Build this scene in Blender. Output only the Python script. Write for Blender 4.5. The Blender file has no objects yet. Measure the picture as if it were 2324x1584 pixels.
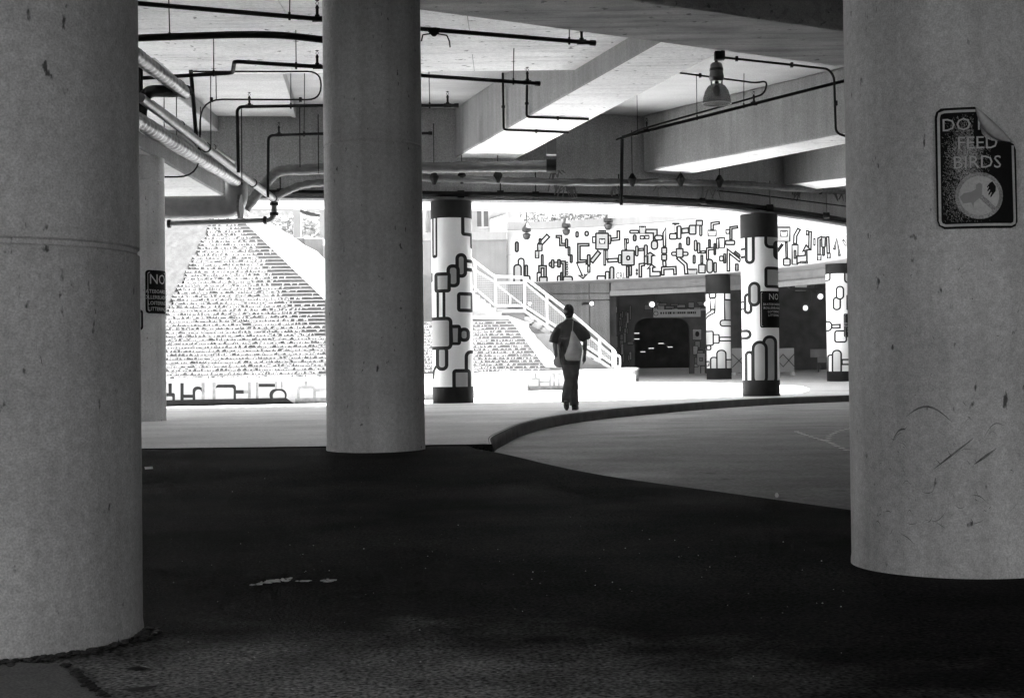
import bpy, bmesh, math, random
from mathutils import Vector, Matrix
random.seed(7)
sc = bpy.context.scene
COL = sc.collection

# ------------------------------------------------------------------ camera
F_PX = 3228.0                      # focal length in pixels of a 2324 x 1584 frame
PITCH, ROLL, EYE = math.radians(.85), .012, .82
_F = Vector((0, math.cos(PITCH), math.sin(PITCH)))
_U0 = Vector((0, -math.sin(PITCH), math.cos(PITCH)))
_X0 = Vector((1, 0, 0))
_R = math.cos(ROLL)*_X0 - math.sin(ROLL)*_U0
_U = math.cos(ROLL)*_U0 + math.sin(ROLL)*_X0
cam_d = bpy.data.cameras.new('camera'); cam = bpy.data.objects.new('camera', cam_d); COL.objects.link(cam)
cam_d.sensor_width = 36; cam_d.lens = 50; cam_d.clip_end = 1000; cam_d.clip_start = .05
m = Matrix.Identity(4)
for i in range(3):
    m[i][0], m[i][1], m[i][2] = _R[i], _U[i], -_F[i]
m[2][3] = EYE
cam.matrix_world = m
sc.camera = cam

# ------------------------------------------------------------------ light
SUN_TO = Vector((.30, .50, 1.0)).normalized()
w = bpy.data.worlds.new('World'); sc.world = w; w.use_nodes = True
nt = w.node_tree; bg = nt.nodes['Background']
sky = nt.nodes.new('ShaderNodeTexSky'); sky.sky_type = 'NISHITA'; sky.sun_disc = False
sky.sun_elevation = math.asin(SUN_TO.z); sky.sun_rotation = math.atan2(SUN_TO.x, SUN_TO.y)
bwn = nt.nodes.new('ShaderNodeRGBToBW')
nt.links.new(sky.outputs[0], bwn.inputs[0]); nt.links.new(bwn.outputs[0], bg.inputs[0])
bg.inputs[1].default_value = .05
sd = bpy.data.lights.new('sun', 'SUN'); sd.energy = 5; sd.angle = math.radians(.5); sd.color = (1, 1, 1)
so = bpy.data.objects.new('sun', sd); COL.objects.link(so); so.location = (10, 20, 60)
so.rotation_euler = SUN_TO.to_track_quat('Z', 'Y').to_euler()
sc.view_settings.view_transform = 'Standard'; sc.view_settings.look = 'None'
sc.view_settings.exposure = 3.9; sc.view_settings.gamma = 1; sc.view_settings.use_curve_mapping = False
sc.render.engine = 'CYCLES'
sc.cycles.max_bounces = 10; sc.cycles.diffuse_bounces = 7; sc.cycles.glossy_bounces = 4
sc.cycles.use_denoising = True
sc.cycles.sample_clamp_indirect = 8

# ------------------------------------------------------------------ projection helpers (photo measure -> place)
def ray(px, py):
    d = _F + (px-1162)/F_PX*_R - (py-792)/F_PX*_U
    return d/d.y
def aty(px, py, Y): return Vector((0, 0, EYE)) + ray(px, py)*Y
def atz(px, py, z):
    d = ray(px, py); return Vector((0, 0, EYE)) + d*((z-EYE)/d.z)
def slope_at(px, py, Y0, z0, k):         # plane Y = Y0 + k (z - z0)
    d = ray(px, py); t = (Y0 + k*(EYE-z0))/(1 - k*d.z)
    return Vector((0, 0, EYE)) + d*t
def gz(y):                                # level of the pavement
    return .15 if y < 33 else .15 + .016*(y-33)

# ------------------------------------------------------------------ materials (all grey: black and white film)
def mat(name, c, var=.25, rough=.8, scale=3, stretch=(1, 1, 1), bump=.15, bscale=60, spots=0, spot_c=.03,
        spot_scale=9, spec=.5, metal=0, streak=0, streak_scale=(7, 7, .35), emit=0, fine=.12, lines=0, grain=0, gs=150):
    M = bpy.data.materials.new(name); M.use_nodes = True
    N = M.node_tree.nodes; L = M.node_tree.links
    b = N['Principled BSDF']; b.inputs['Roughness'].default_value = rough
    b.inputs['Metallic'].default_value = metal; b.inputs['Specular IOR Level'].default_value = spec
    tc = N.new('ShaderNodeTexCoord'); geo = tc.outputs['Object']
    def noise(sc_, st=(1, 1, 1), det=6, off=0):
        mp = N.new('ShaderNodeMapping'); mp.inputs['Scale'].default_value = st; mp.inputs['Location'].default_value = (off, off*1.7, off*.3)
        L.new(geo, mp.inputs[0]); n = N.new('ShaderNodeTexNoise'); n.inputs['Scale'].default_value = sc_
        n.inputs['Detail'].default_value = det; L.new(mp.outputs[0], n.inputs[0]); return n.outputs['Fac']
    def mrange(f, a, b_, c_, d_):
        r = N.new('ShaderNodeMapRange'); L.new(f, r.inputs[0])
        for i, v in enumerate((a, b_, c_, d_)): r.inputs[i+1].default_value = v
        return r.outputs[0]
    def mul(a, b_):
        q = N.new('ShaderNodeMath'); q.operation = 'MULTIPLY'; L.new(a, q.inputs[0]); L.new(b_, q.inputs[1]); return q.outputs[0]
    v = mrange(noise(scale, stretch), .3, .7, c*(1-var), c*(1+var))
    if fine: v = mul(v, mrange(noise(scale*22, stretch, 3, 5), .3, .7, 1-fine, 1+fine))
    if grain: v = mul(v, mrange(noise(gs, (1, 1, 1), 2, 31), .3, .7, 1-grain, 1+grain))
    if streak: v = mul(v, mrange(noise(1, streak_scale, 5, 3), .35, .65, 1-streak, 1+streak*.4))
    if spots:
        v = mul(v, mrange(noise(spot_scale, (1, 1, 1) if not streak else (1, 1, .45), 4, 11), .5+.22*(1-spots), .56+.22*(1-spots), 1, spot_c/c))
    if lines: v = mul(v, mrange(noise(2.2, (.25, 3.2, 3.2), 9, 21), .40, .46, 1-lines, 1))
    L.new(v, b.inputs['Base Color'])
    if bump:
        bp = N.new('ShaderNodeBump'); bp.inputs['Strength'].default_value = bump; bp.inputs['Distance'].default_value = .02
        L.new(noise(bscale, stretch, 4, 2), bp.inputs['Height']); L.new(bp.outputs[0], b.inputs['Normal'])
    rr = mrange(noise(scale*1.7, stretch, 4, 8), .3, .7, max(.05, rough-.12), min(1, rough+.12)); L.new(rr, b.inputs['Roughness'])
    if emit:
        b.inputs['Emission Color'].default_value = (1, 1, 1, 1); b.inputs['Emission Strength'].default_value = emit
    return M
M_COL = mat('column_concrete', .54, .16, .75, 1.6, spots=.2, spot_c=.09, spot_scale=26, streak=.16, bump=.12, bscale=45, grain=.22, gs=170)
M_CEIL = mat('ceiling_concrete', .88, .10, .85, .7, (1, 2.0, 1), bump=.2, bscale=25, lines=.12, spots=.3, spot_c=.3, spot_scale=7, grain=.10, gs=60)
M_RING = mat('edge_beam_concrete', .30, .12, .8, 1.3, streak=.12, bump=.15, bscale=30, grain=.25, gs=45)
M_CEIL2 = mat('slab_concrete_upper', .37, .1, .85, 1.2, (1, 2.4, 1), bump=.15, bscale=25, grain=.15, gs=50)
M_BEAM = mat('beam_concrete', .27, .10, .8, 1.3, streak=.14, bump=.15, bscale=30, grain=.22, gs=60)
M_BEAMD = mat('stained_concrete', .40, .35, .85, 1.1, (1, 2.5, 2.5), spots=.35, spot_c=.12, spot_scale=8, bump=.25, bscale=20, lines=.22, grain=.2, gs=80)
M_PAVE = mat('pavement_concrete', .62, .18, .6, .7, (1, 1.2, 1), spots=.2, spot_c=.2, bump=.08, bscale=50, grain=.15, gs=40)
M_ROAD = mat('road_concrete', .23, .25, .65, .8, (.9, 1.2, 1), spots=.25, spot_c=.1, spot_scale=5, bump=.12, bscale=60, grain=.35, gs=45)
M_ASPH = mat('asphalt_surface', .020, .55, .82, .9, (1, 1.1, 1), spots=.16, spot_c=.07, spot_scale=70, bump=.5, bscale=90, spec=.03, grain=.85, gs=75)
_nt = M_ASPH.node_tree; _b = _nt.nodes['Principled BSDF']; _src = _b.inputs['Base Color'].links[0].from_socket  # pale patch near the left column: worn concrete tone plus painted light falloff
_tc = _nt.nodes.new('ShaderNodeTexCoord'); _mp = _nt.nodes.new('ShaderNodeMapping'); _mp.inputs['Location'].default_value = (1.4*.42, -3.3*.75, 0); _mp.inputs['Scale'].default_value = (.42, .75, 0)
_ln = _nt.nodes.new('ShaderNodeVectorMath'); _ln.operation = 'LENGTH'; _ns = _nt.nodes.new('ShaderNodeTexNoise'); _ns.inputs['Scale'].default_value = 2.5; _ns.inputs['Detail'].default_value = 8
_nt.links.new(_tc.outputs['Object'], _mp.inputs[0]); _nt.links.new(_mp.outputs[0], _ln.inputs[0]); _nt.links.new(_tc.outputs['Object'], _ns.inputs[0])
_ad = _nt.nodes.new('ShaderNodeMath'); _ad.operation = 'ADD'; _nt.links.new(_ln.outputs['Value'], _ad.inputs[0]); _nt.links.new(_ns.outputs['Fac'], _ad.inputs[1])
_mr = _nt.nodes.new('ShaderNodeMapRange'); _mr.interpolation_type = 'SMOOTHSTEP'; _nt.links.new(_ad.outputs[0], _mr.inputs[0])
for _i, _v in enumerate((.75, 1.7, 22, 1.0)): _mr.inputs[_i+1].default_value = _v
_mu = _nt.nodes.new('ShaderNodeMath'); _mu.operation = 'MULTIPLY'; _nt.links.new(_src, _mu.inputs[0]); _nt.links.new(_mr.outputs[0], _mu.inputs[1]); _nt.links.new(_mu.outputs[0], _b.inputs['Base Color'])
M_PAD = mat('slab_concrete', .40, .25, .8, 1.2, spots=.3, spot_c=.04, spot_scale=4, bump=.15, grain=.35, gs=120)
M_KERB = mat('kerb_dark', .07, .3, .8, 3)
M_WHITE = mat('white_paint', .72, .04, .6, 1.5, fine=.03, streak=.03, bump=.03)
M_OWH = mat('weathered_white', .27, .06, .7, 1.5, fine=.05, streak=.06, bump=.05)
M_RAIL = mat('railing_white', .40, .05, .5, 2, bump=.02)
M_OW1 = mat('weathered_pale_grey', .24, .08, .7, 3, bump=.03)
M_MUR = mat('weathered_mural_white', .43, .05, .7, 1.2, fine=.03, streak=.04, bump=.03)
M_MUR1 = mat('mural_pale_grey', .25, .05, .7, 1.2, bump=.02)
M_MUR2 = mat('mural_mid_grey', .12, .05, .7, 1.2, bump=.02)
M_G1 = mat('pale_grey_paint', .44, .04, .6, 2, fine=.04, bump=.02)
M_G2 = mat('mid_grey_paint', .27, .05, .6, 2, fine=.05, bump=.02)
M_OUT = mat('outline_paint', .012, .15, .75, 2, fine=.05, bump=.02, spec=.2)
M_OUT2 = mat('faded_outline_paint', .012, .1, .85, 2, fine=.05, bump=.02, spec=.1)
M_BAND = mat('dark_band_paint', .014, .15, .75, 2, bump=.05, spec=.2)
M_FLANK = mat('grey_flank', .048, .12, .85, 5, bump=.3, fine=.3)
M_WORN = mat('worn_grey_paint', .13, .4, .7, 9, fine=.2, bump=.02)
M_PIPE = mat('black_pipe', .012, .3, .7, 6, bump=.05, spec=.15)
M_GALV = mat('galvanised_pipe', .14, .2, .45, 6, spec=.5)
M_FOIL = mat('foil_duct', .14, .35, .4, 9, metal=.25, bump=.3, bscale=18)
M_WRAP = mat('pipe_insulation', .10, .3, .8, 5, (1, 3, 3), spots=.45, spot_c=.1, spot_scale=7, bump=.6, bscale=22)
M_BRICK = mat('wet_brick', .15, .3, .6, 7, spots=.3, spot_c=.4, spot_scale=14, bump=.3)
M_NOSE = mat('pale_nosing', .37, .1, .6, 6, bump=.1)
M_WATER = mat('falling_water', .70, .06, .3, 12, bump=.3)
M_PALE = mat('pale_wall', .20, .07, .8, 2, streak=.08, bump=.1)
M_RUBBLE = mat('rough_pale_stone', .30, .2, .9, 14, spots=.3, spot_c=.3, spot_scale=20, bump=.6, bscale=25)
M_GREY = mat('light_blocker_grey', .17, .12, .85, 4, bump=.2)
M_SKIN = mat('skin', .16, .1, .55, 6, bump=.03)
M_HAIR = mat('hair', .015, .3, .6, 40, bump=.5)
M_SHIRT = mat('dark_shirt', .075, .2, .9, 8, bump=.35, bscale=14, streak=.25, streak_scale=(9, 9, 1.2))
M_TROU = mat('dark_trousers', .105, .25, .9, 8, bump=.4, bscale=12, streak=.2, streak_scale=(9, 9, 2))
M_SHOE = mat('black_shoe', .015, .2, .5, 8)
M_BAG = mat('canvas_bag', .42, .15, .9, 10, bump=.4, bscale=12)
M_SIGN = mat('sign_black', .012, .2, .8, 5, bump=.0, spec=.05)
M_SIGNP = mat('sign_silver', .42, .1, .45, 5, bump=.02)
M_SCRATCH = mat('sign_scratched', .26, .4, .5, 9, fine=.5, bump=.1)
M_SIGNB = mat('sign_back', .42, .06, .5, 3, bump=.02)
M_DARK = mat('dark_metal', .025, .3, .45, 5)
M_LEAF = mat('foliage', .085, .35, .7, 3, bump=.1)
M_BARK = mat('bark', .12, .3, .9, 5)
M_GLASSD = mat('window_glass', .03, .2, .12, 2, bump=0)
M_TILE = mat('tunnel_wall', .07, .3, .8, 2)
M_LAMP = mat('lit_globe', .8, .0, .5, 2, emit=.55, bump=0, fine=0)
M_TUBE = mat('lit_tube', .4, .0, .5, 2, emit=.09, bump=0, fine=0)
M_CHALK = mat('chalk', .75, .3, .9, 30, bump=.1)
M_GLASS = bpy.data.materials.new('clear_lamp_glass'); M_GLASS.use_nodes = True
_b = M_GLASS.node_tree.nodes['Principled BSDF']; _b.inputs['Transmission Weight'].default_value = .95
_b.inputs['Base Color'].default_value = (.42, .42, .42, 1); _b.inputs['Roughness'].default_value = .25; _b.inputs['IOR'].default_value = 1.2

# ------------------------------------------------------------------ mesh helpers
class MB:
    def __init__(s): s.v, s.f, s.mi, s.mats = [], [], [], []
    def m(s, M):
        if M not in s.mats: s.mats.append(M)
        return s.mats.index(M)
    def add(s, vs, fs, M):
        o = len(s.v); s.v += [tuple(v) for v in vs]; k = s.m(M)
        for f in fs: s.f.append([i+o for i in f]); s.mi.append(k)
        return s
    def box(s, a, b, M):
        x0, y0, z0 = a; x1, y1, z1 = b
        return s.add([(x0,y0,z0),(x1,y0,z0),(x1,y1,z0),(x0,y1,z0),(x0,y0,z1),(x1,y0,z1),(x1,y1,z1),(x0,y1,z1)],
                     [(0,3,2,1),(4,5,6,7),(0,1,5,4),(1,2,6,5),(2,3,7,6),(3,0,4,7)], M)
    def hexa(s, p, M):      # eight corners: four below, four above
        return s.add(p, [(0,3,2,1),(4,5,6,7),(0,1,5,4),(1,2,6,5),(2,3,7,6),(3,0,4,7)], M)
    def obox(s, a, b, wid, z0, z1, M, z0b=None, z1b=None):   # upright slab along a->b in plan
        a = Vector((a[0], a[1])); b = Vector((b[0], b[1])); d = (b-a).normalized(); n = Vector((-d.y, d.x))*wid/2
        z0b = z0 if z0b is None else z0b; z1b = z1 if z1b is None else z1b
        q = [a-n, b-n, b+n, a+n]; zl = [z0, z0b, z0b, z0]; zh = [z1, z1b, z1b, z1]
        return s.hexa([(q[i].x, q[i].y, zl[i]) for i in range(4)]+[(q[i].x, q[i].y, zh[i]) for i in range(4)], M)
    def prism(s, poly, z0, z1, M):
        n = len(poly); vs = [(p[0], p[1], z0) for p in poly]+[(p[0], p[1], z1) for p in poly]
        fs = [(i, (i+1) % n, n+(i+1) % n, n+i) for i in range(n)]
        tr = tess([(p[0], p[1]) for p in poly])
        fs += [(a, c, b) for a, b, c in tr]+[(n+a, n+b, n+c) for a, b, c in tr]
        return s.add(vs, fs, M)
    def strip(s, A, B, z0, z1, M):            # solid between two plan polylines of equal length
        n = len(A); vs = []
        for p, q in zip(A, B): vs += [(p[0],p[1],z0),(q[0],q[1],z0),(q[0],q[1],z1),(p[0],p[1],z1)]
        fs = []
        for i in range(n-1):
            a, b = 4*i, 4*i+4
            fs += [(a,a+1,b+1,b),(a+1,a+2,b+2,b+1),(a+2,a+3,b+3,b+2),(a+3,a,b,b+3)]
        fs += [(0,3,2,1), (4*n-4,4*n-3,4*n-2,4*n-1)]
        return s.add(vs, fs, M)
    def tube(s, pts, r, M, n=10, cap=True):
        pts = [Vector(p) for p in pts]; N = len(pts)
        rr = r if isinstance(r, (list, tuple)) else [r]*N
        t0 = (pts[1]-pts[0]).normalized(); up = Vector((0, 0, 1)) if abs(t0.z) < .9 else Vector((1, 0, 0))
        nrm = t0.cross(up).normalized(); vs = []
        for i, p in enumerate(pts):
            t = ((pts[min(i+1, N-1)]-pts[i]).normalized()+(pts[i]-pts[max(i-1, 0)]).normalized())
            t = t.normalized() if t.length > 1e-6 else t0
            nrm = (nrm-t*nrm.dot(t)).normalized(); bn = t.cross(nrm)
            for k in range(n):
                a = 2*math.pi*k/n; vs.append(p+rr[i]*(math.cos(a)*nrm+math.sin(a)*bn))
        fs = [(i*n+k, i*n+(k+1) % n, (i+1)*n+(k+1) % n, (i+1)*n+k) for i in range(N-1) for k in range(n)]
        if cap: fs += [tuple(range(n-1, -1, -1)), tuple((N-1)*n+k for k in range(n))]
        return s.add(vs, fs, M)
    def lathe(s, c, prof, M, n=48, cap=True):  # prof: (radius, z)
        vs = [(c[0]+r*math.cos(2*math.pi*k/n), c[1]+r*math.sin(2*math.pi*k/n), c[2]+z) for r, z in prof for k in range(n)]
        fs = [(i*n+k, i*n+(k+1) % n, (i+1)*n+(k+1) % n, (i+1)*n+k) for i in range(len(prof)-1) for k in range(n)]
        if cap: fs += [tuple(range(n-1, -1, -1)), tuple((len(prof)-1)*n+k for k in range(n))]
        return s.add(vs, fs, M)
    def loft(s, rings, M, n=20):               # rings: (z, cx, cy, rx, ry)
        vs = [(cx+rx*math.cos(2*math.pi*k/n), cy+ry*math.sin(2*math.pi*k/n), z) for z, cx, cy, rx, ry in rings for k in range(n)]
        fs = [(i*n+k, i*n+(k+1) % n, (i+1)*n+(k+1) % n, (i+1)*n+k) for i in range(len(rings)-1) for k in range(n)]
        fs += [tuple(range(n-1, -1, -1)), tuple((len(rings)-1)*n+k for k in range(n))]
        return s.add(vs, fs, M)
    def ball(s, c, r, M, n=14):
        r = r if isinstance(r, (list, tuple)) else (r, r, r)
        k = n//2
        rings = [(c[2]-r[2]*math.cos(math.pi*(i+.5)/k), c[0], c[1], r[0]*math.sin(math.pi*(i+.5)/k), r[1]*math.sin(math.pi*(i+.5)/k)) for i in range(k)]
        return s.loft(rings, M, n)
    def obj(s, name, parent=None, smooth=False, bevel=0, recalc=True):
        me = bpy.data.meshes.new(name); me.from_pydata(s.v, [], s.f)
        for M in s.mats: me.materials.append(M)
        me.polygons.foreach_set('material_index', s.mi)
        if recalc:
            bm = bmesh.new(); bm.from_mesh(me); bmesh.ops.recalc_face_normals(bm, faces=bm.faces); bm.to_mesh(me); bm.free()
        o = bpy.data.objects.new(name, me); COL.objects.link(o)
        if parent is not None: o.parent = parent; o.matrix_parent_inverse = Matrix.Translation(-Vector(parent.location))
        if smooth:
            me.polygons.foreach_set('use_smooth', [True]*len(me.polygons))
            try: me.set_sharp_from_angle(angle=math.radians(40))
            except Exception: pass
        if bevel:
            b = o.modifiers.new('bevel', 'BEVEL'); b.width = bevel; b.segments = 2; b.limit_method = 'ANGLE'
        return o
def tess(poly):
    from mathutils.geometry import tessellate_polygon
    return tessellate_polygon([[Vector((p[0], p[1], 0)) for p in poly]])
def tag(o, label, cat, group=None):
    o['label'] = label; o['category'] = cat
    if group: o['group'] = group
    return o
def struct(o): o['kind'] = 'structure'; return o
def stuff(o): o['kind'] = 'stuff'; return o
def thing(name, loc, label, cat, group=None):
    o = bpy.data.objects.new(name, None); COL.objects.link(o); o.location = loc; o.empty_display_size = .2
    return tag(o, label, cat, group)
def fillet(pts, r, n=6):
    pts = [Vector(p) for p in pts]; out = [pts[0]]
    for i in range(1, len(pts)-1):
        a, b, c = pts[i-1], pts[i], pts[i+1]
        rr = min(r, (a-b).length*.48, (c-b).length*.48)
        p, q = b+(a-b).normalized()*rr, b+(c-b).normalized()*rr
        for k in range(n+1):
            t = k/n; out.append(p*(1-t)**2+b*2*t*(1-t)+q*t*t)
    return out+[pts[-1]]
def spline(P, n):
    P = [Vector((p[0], p[1])) for p in P]; out = []
    for i in range(len(P)-1):
        p0, p1, p2, p3 = P[max(i-1, 0)], P[i], P[i+1], P[min(i+2, len(P)-1)]
        for k in range(n):
            t = k/n
            out.append(.5*((2*p1)+(p2-p0)*t+(2*p0-5*p1+4*p2-p3)*t*t+(3*p1-p0-3*p2+p3)*t**3))
    return out+[P[-1]]

# ------------------------------------------------------------------ flat paint: 2D shapes wrapped onto a surface
def rrect(x0, y0, x1, y1, r, n=5):
    r = max(.001, min(r, (x1-x0)/2*.999, (y1-y0)/2*.999)); out = []
    for cx, cy, a in ((x1-r, y1-r, 0), (x0+r, y1-r, 90), (x0+r, y0+r, 180), (x1-r, y0+r, 270)):
        for k in range(n+1):
            t = math.radians(a+90*k/n); out.append((cx+r*math.cos(t), cy+r*math.sin(t)))
    return out
def offs(poly, d):                 # inset a polygon by d (mitre)
    n = len(poly); A = sum(poly[i][0]*poly[(i+1) % n][1]-poly[(i+1) % n][0]*poly[i][1] for i in range(n))
    if A < 0: poly = poly[::-1]
    out = []
    for i in range(n):
        p0, p1, p2 = Vector(poly[i-1]), Vector(poly[i]), Vector(poly[(i+1) % n])
        d1, d2 = (p1-p0), (p2-p1)
        if d1.length < 1e-6 or d2.length < 1e-6: out.append(tuple(p1)); continue
        n1 = Vector((-d1.y, d1.x)).normalized(); n2 = Vector((-d2.y, d2.x)).normalized()
        q = n1+n2; q = q/max(.35, q.dot(n1)) if q.length > 1e-6 else n1
        out.append(tuple(p1+q*d))
    return out
def pipe_poly(pts, wd):
    pts = [Vector(p) for p in pts]; L, R_ = [], []
    for i, p in enumerate(pts):
        d1 = (p-pts[i-1]).normalized() if i else (pts[1]-p).normalized()
        d2 = (pts[i+1]-p).normalized() if i < len(pts)-1 else d1
        n1 = Vector((-d1.y, d1.x)); n2 = Vector((-d2.y, d2.x)); q = n1+n2; q = q/max(.4, q.dot(n1))
        L.append(tuple(p+q*wd/2)); R_.append(tuple(p-q*wd/2))
    return L+R_[::-1]
def paint(name, shapes, uv, fmap, stroke, step, lay, parent, out_mat, cut_u=None, fills=None):
    """shapes in picture units -> uv() gives surface (s, z); bisected every step along s; fmap(s, z, off) gives 3D."""
    fills = fills or {'W': M_WHITE, '1': M_G1, '2': M_G2, 'K': None}
    bm = bmesh.new(); mats = [out_mat]; placed = []
    for sh in shapes:
        kind = sh[0]; fill = sh[-1]
        st = stroke
        if kind == 'B': poly = rrect(*sh[1:6])
        elif kind == 'P': poly = pipe_poly(sh[1], sh[2])
        else: poly = sh[1]
        if kind == 'B' and len(sh) == 8: st = sh[6]
        inner = offs(poly if kind != 'B' else rrect(*sh[1:6]), st) if fills.get(fill) else None
        xs = [p[0] for p in poly]; ys = [p[1] for p in poly]; bb = (min(xs), min(ys), max(xs), max(ys))
        lv = 0
        for b2, l2 in placed:
            if b2[0] < bb[2] and bb[0] < b2[2] and b2[1] < bb[3] and bb[1] < b2[3]: lv = max(lv, l2)
        for pl, M in ((poly, out_mat), (inner, fills.get(fill))):
            if pl is None or M is None: continue
            lv += 1
            if M not in mats: mats.append(M)
            P = [uv(*p) for p in pl]
            if any(p is None for p in P): continue
            vs = [bm.verts.new((p[0], p[1], lv*lay)) for p in P]
            for a, b, c in tess(P):
                try:
                    f = bm.faces.new((vs[a], vs[b], vs[c])); f.material_index = mats.index(M)
                except ValueError: pass
        placed.append((bb, lv))
    if not bm.verts: return None
    lo = min(v.co.x for v in bm.verts); hi = max(v.co.x for v in bm.verts)
    if cut_u:                              # keep only part of the surface
        for xx, nn in ((cut_u[0], -1), (cut_u[1], 1)):
            bmesh.ops.bisect_plane(bm, geom=bm.verts[:]+bm.edges[:]+bm.faces[:], plane_co=(xx, 0, 0), plane_no=(nn, 0, 0), clear_outer=True)
        lo, hi = max(lo, cut_u[0]), min(hi, cut_u[1])
    if step:
        x = lo+step
        while x < hi:
            bmesh.ops.bisect_plane(bm, geom=bm.verts[:]+bm.edges[:]+bm.faces[:], plane_co=(x, 0, 0), plane_no=(1, 0, 0)); x += step
    for v in bm.verts: v.co = fmap(v.co.x, v.co.y, v.co.z)
    bmesh.ops.recalc_face_normals(bm, faces=bm.faces)
    me = bpy.data.meshes.new(name); bm.to_mesh(me); bm.free()
    for M in mats: me.materials.append(M)
    o = bpy.data.objects.new(name, me); COL.objects.link(o)
    if parent is not None: o.parent = parent; o.matrix_parent_inverse = Matrix.Translation(-Vector(parent.location))
    return o
def text_tris(s, size):            # flat letters: verts (x, y), triangles
    cu = bpy.data.curves.new('lettering', 'FONT'); cu.body = s; cu.size = size; cu.align_x = 'CENTER'; cu.resolution_u = 2
    ob = bpy.data.objects.new('lettering', cu); COL.objects.link(ob)
    dg = bpy.context.evaluated_depsgraph_get(); me = ob.evaluated_get(dg).to_mesh()
    vs = [(v.co.x, v.co.y) for v in me.vertices]; fs = [tuple(p.vertices) for p in me.polygons]
    ob.evaluated_get(dg).to_mesh_clear(); bpy.data.objects.remove(ob); bpy.data.curves.remove(cu)
    return vs, fs

# ================================================================== SETTING: ground
g = MB().box((-250, -250, -.6), (250, 300, -.06), M_ROAD).obj('ground'); struct(g)
KERB = spline([(-.20, 13.0), (-.22, 14.2), (-.12, 15.6), (.12, 18), (.56, 20.4), (1.34, 23), (2.7, 26), (5.0, 30.0), (7.7, 32.7), (12, 35.5), (20, 38.5), (40, 42)], 6)
def kerb_x(y):
    for a, b in zip(KERB, KERB[1:]):
        if a.y <= y <= b.y: return a.x+(b.x-a.x)*(y-a.y)/max(1e-6, b.y-a.y)
    return KERB[0].x if y < KERB[0].y else 45
mb = MB(); ys = [12.45, 13.0]+[k.y for k in KERB[1:]]; ys = sorted(set([round(y, 3) for y in ys])) + [48, 55, 65, 80, 100]
rows = [(y, -60, kerb_x(y) if y < 42 else 60) for y in ys]
rows[0] = (12.45, -60, -.20)
vs = []; fs = []
for i, (y, a, b) in enumerate(rows):
    dy = 0 if i else 0
    vs += [(a, y-(0 if i else 0), gz(y)), (b, y+(.5 if i == 0 else 0), gz(y))]
for i in range(len(rows)-1): fs.append((2*i, 2*i+1, 2*i+3, 2*i+2))
mb.add(vs, fs, M_PAVE)
struct(mb.obj('pavement', recalc=False))
# kerb: dark face with a rounded shoulder
mb = MB(); vs = []; fs = []; prof = []
for i, p in enumerate(KERB):
    d = (KERB[min(i+1, len(KERB)-1)]-KERB[max(i-1, 0)]).normalized(); n = Vector((d.y, -d.x))
    h = gz(p.y); e = min(1, .35+i*.11)
    low = h-.15*e-.02
    ring = [(p-n*.16, h+.004), (p-n*.02, h+.004), (p+n*.012, h-.018), (p+n*.02, h-.05), (p+n*.022, low-.05)]
    vs += [(q.x, q.y, z) for q, z in ring]
for i in range(len(KERB)-1):
    for k in range(4): fs.append((i*5+k, i*5+k+1, i*5+k+6, i*5+k+5))
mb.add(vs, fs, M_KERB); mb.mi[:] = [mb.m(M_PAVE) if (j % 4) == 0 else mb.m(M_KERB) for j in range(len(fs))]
struct(mb.obj('kerb', smooth=True))
struct(MB().hexa([(-6, 12.93, -.05), (-.19, 12.962, -.05), (-.19, 13.06, -.05), (-6, 13.03, -.05), (-6, 12.93, .145), (-.19, 12.962, .145), (-.19, 13.06, .145), (-6, 13.03, .145)], M_ASPH).obj('kerb'))
# road of pale concrete right of the kerb
mb = MB(); pr = [(-.45, 14.2)]
poly = [(-.55, 12.4), (-.02, 12.4), (1.95, 8.0), (6, -1.3), (60, -1.3), (60, 41)] + [(p.x-.1, p.y+.05) for p in KERB[::-1] if p.x < 40][1:]
vs = [(x, y, 0 if y < 33 else .016*(y-33)) for x, y in poly]
mb.add(vs, tess(poly), M_ROAD); struct(mb.obj('road'))
# dark asphalt apron rising to the pavement
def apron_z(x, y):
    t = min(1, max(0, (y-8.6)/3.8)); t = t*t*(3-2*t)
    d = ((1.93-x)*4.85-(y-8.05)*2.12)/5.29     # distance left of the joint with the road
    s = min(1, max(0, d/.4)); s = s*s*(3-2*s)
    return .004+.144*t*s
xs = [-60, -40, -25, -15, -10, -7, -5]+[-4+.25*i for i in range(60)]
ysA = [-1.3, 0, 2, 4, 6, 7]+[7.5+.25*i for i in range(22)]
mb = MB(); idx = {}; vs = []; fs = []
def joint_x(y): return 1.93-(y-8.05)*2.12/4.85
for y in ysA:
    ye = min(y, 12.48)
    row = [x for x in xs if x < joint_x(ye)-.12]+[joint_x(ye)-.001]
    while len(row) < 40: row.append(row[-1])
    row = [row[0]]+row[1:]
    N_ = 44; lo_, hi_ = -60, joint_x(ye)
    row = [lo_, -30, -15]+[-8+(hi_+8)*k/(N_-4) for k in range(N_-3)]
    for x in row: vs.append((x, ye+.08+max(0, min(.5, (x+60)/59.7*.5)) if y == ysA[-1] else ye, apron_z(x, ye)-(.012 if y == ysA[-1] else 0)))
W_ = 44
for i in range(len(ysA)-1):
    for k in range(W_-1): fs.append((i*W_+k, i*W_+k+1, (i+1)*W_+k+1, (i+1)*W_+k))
mb.add(vs, fs, M_ASPH); struct(mb.obj('asphalt', smooth=True))
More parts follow.
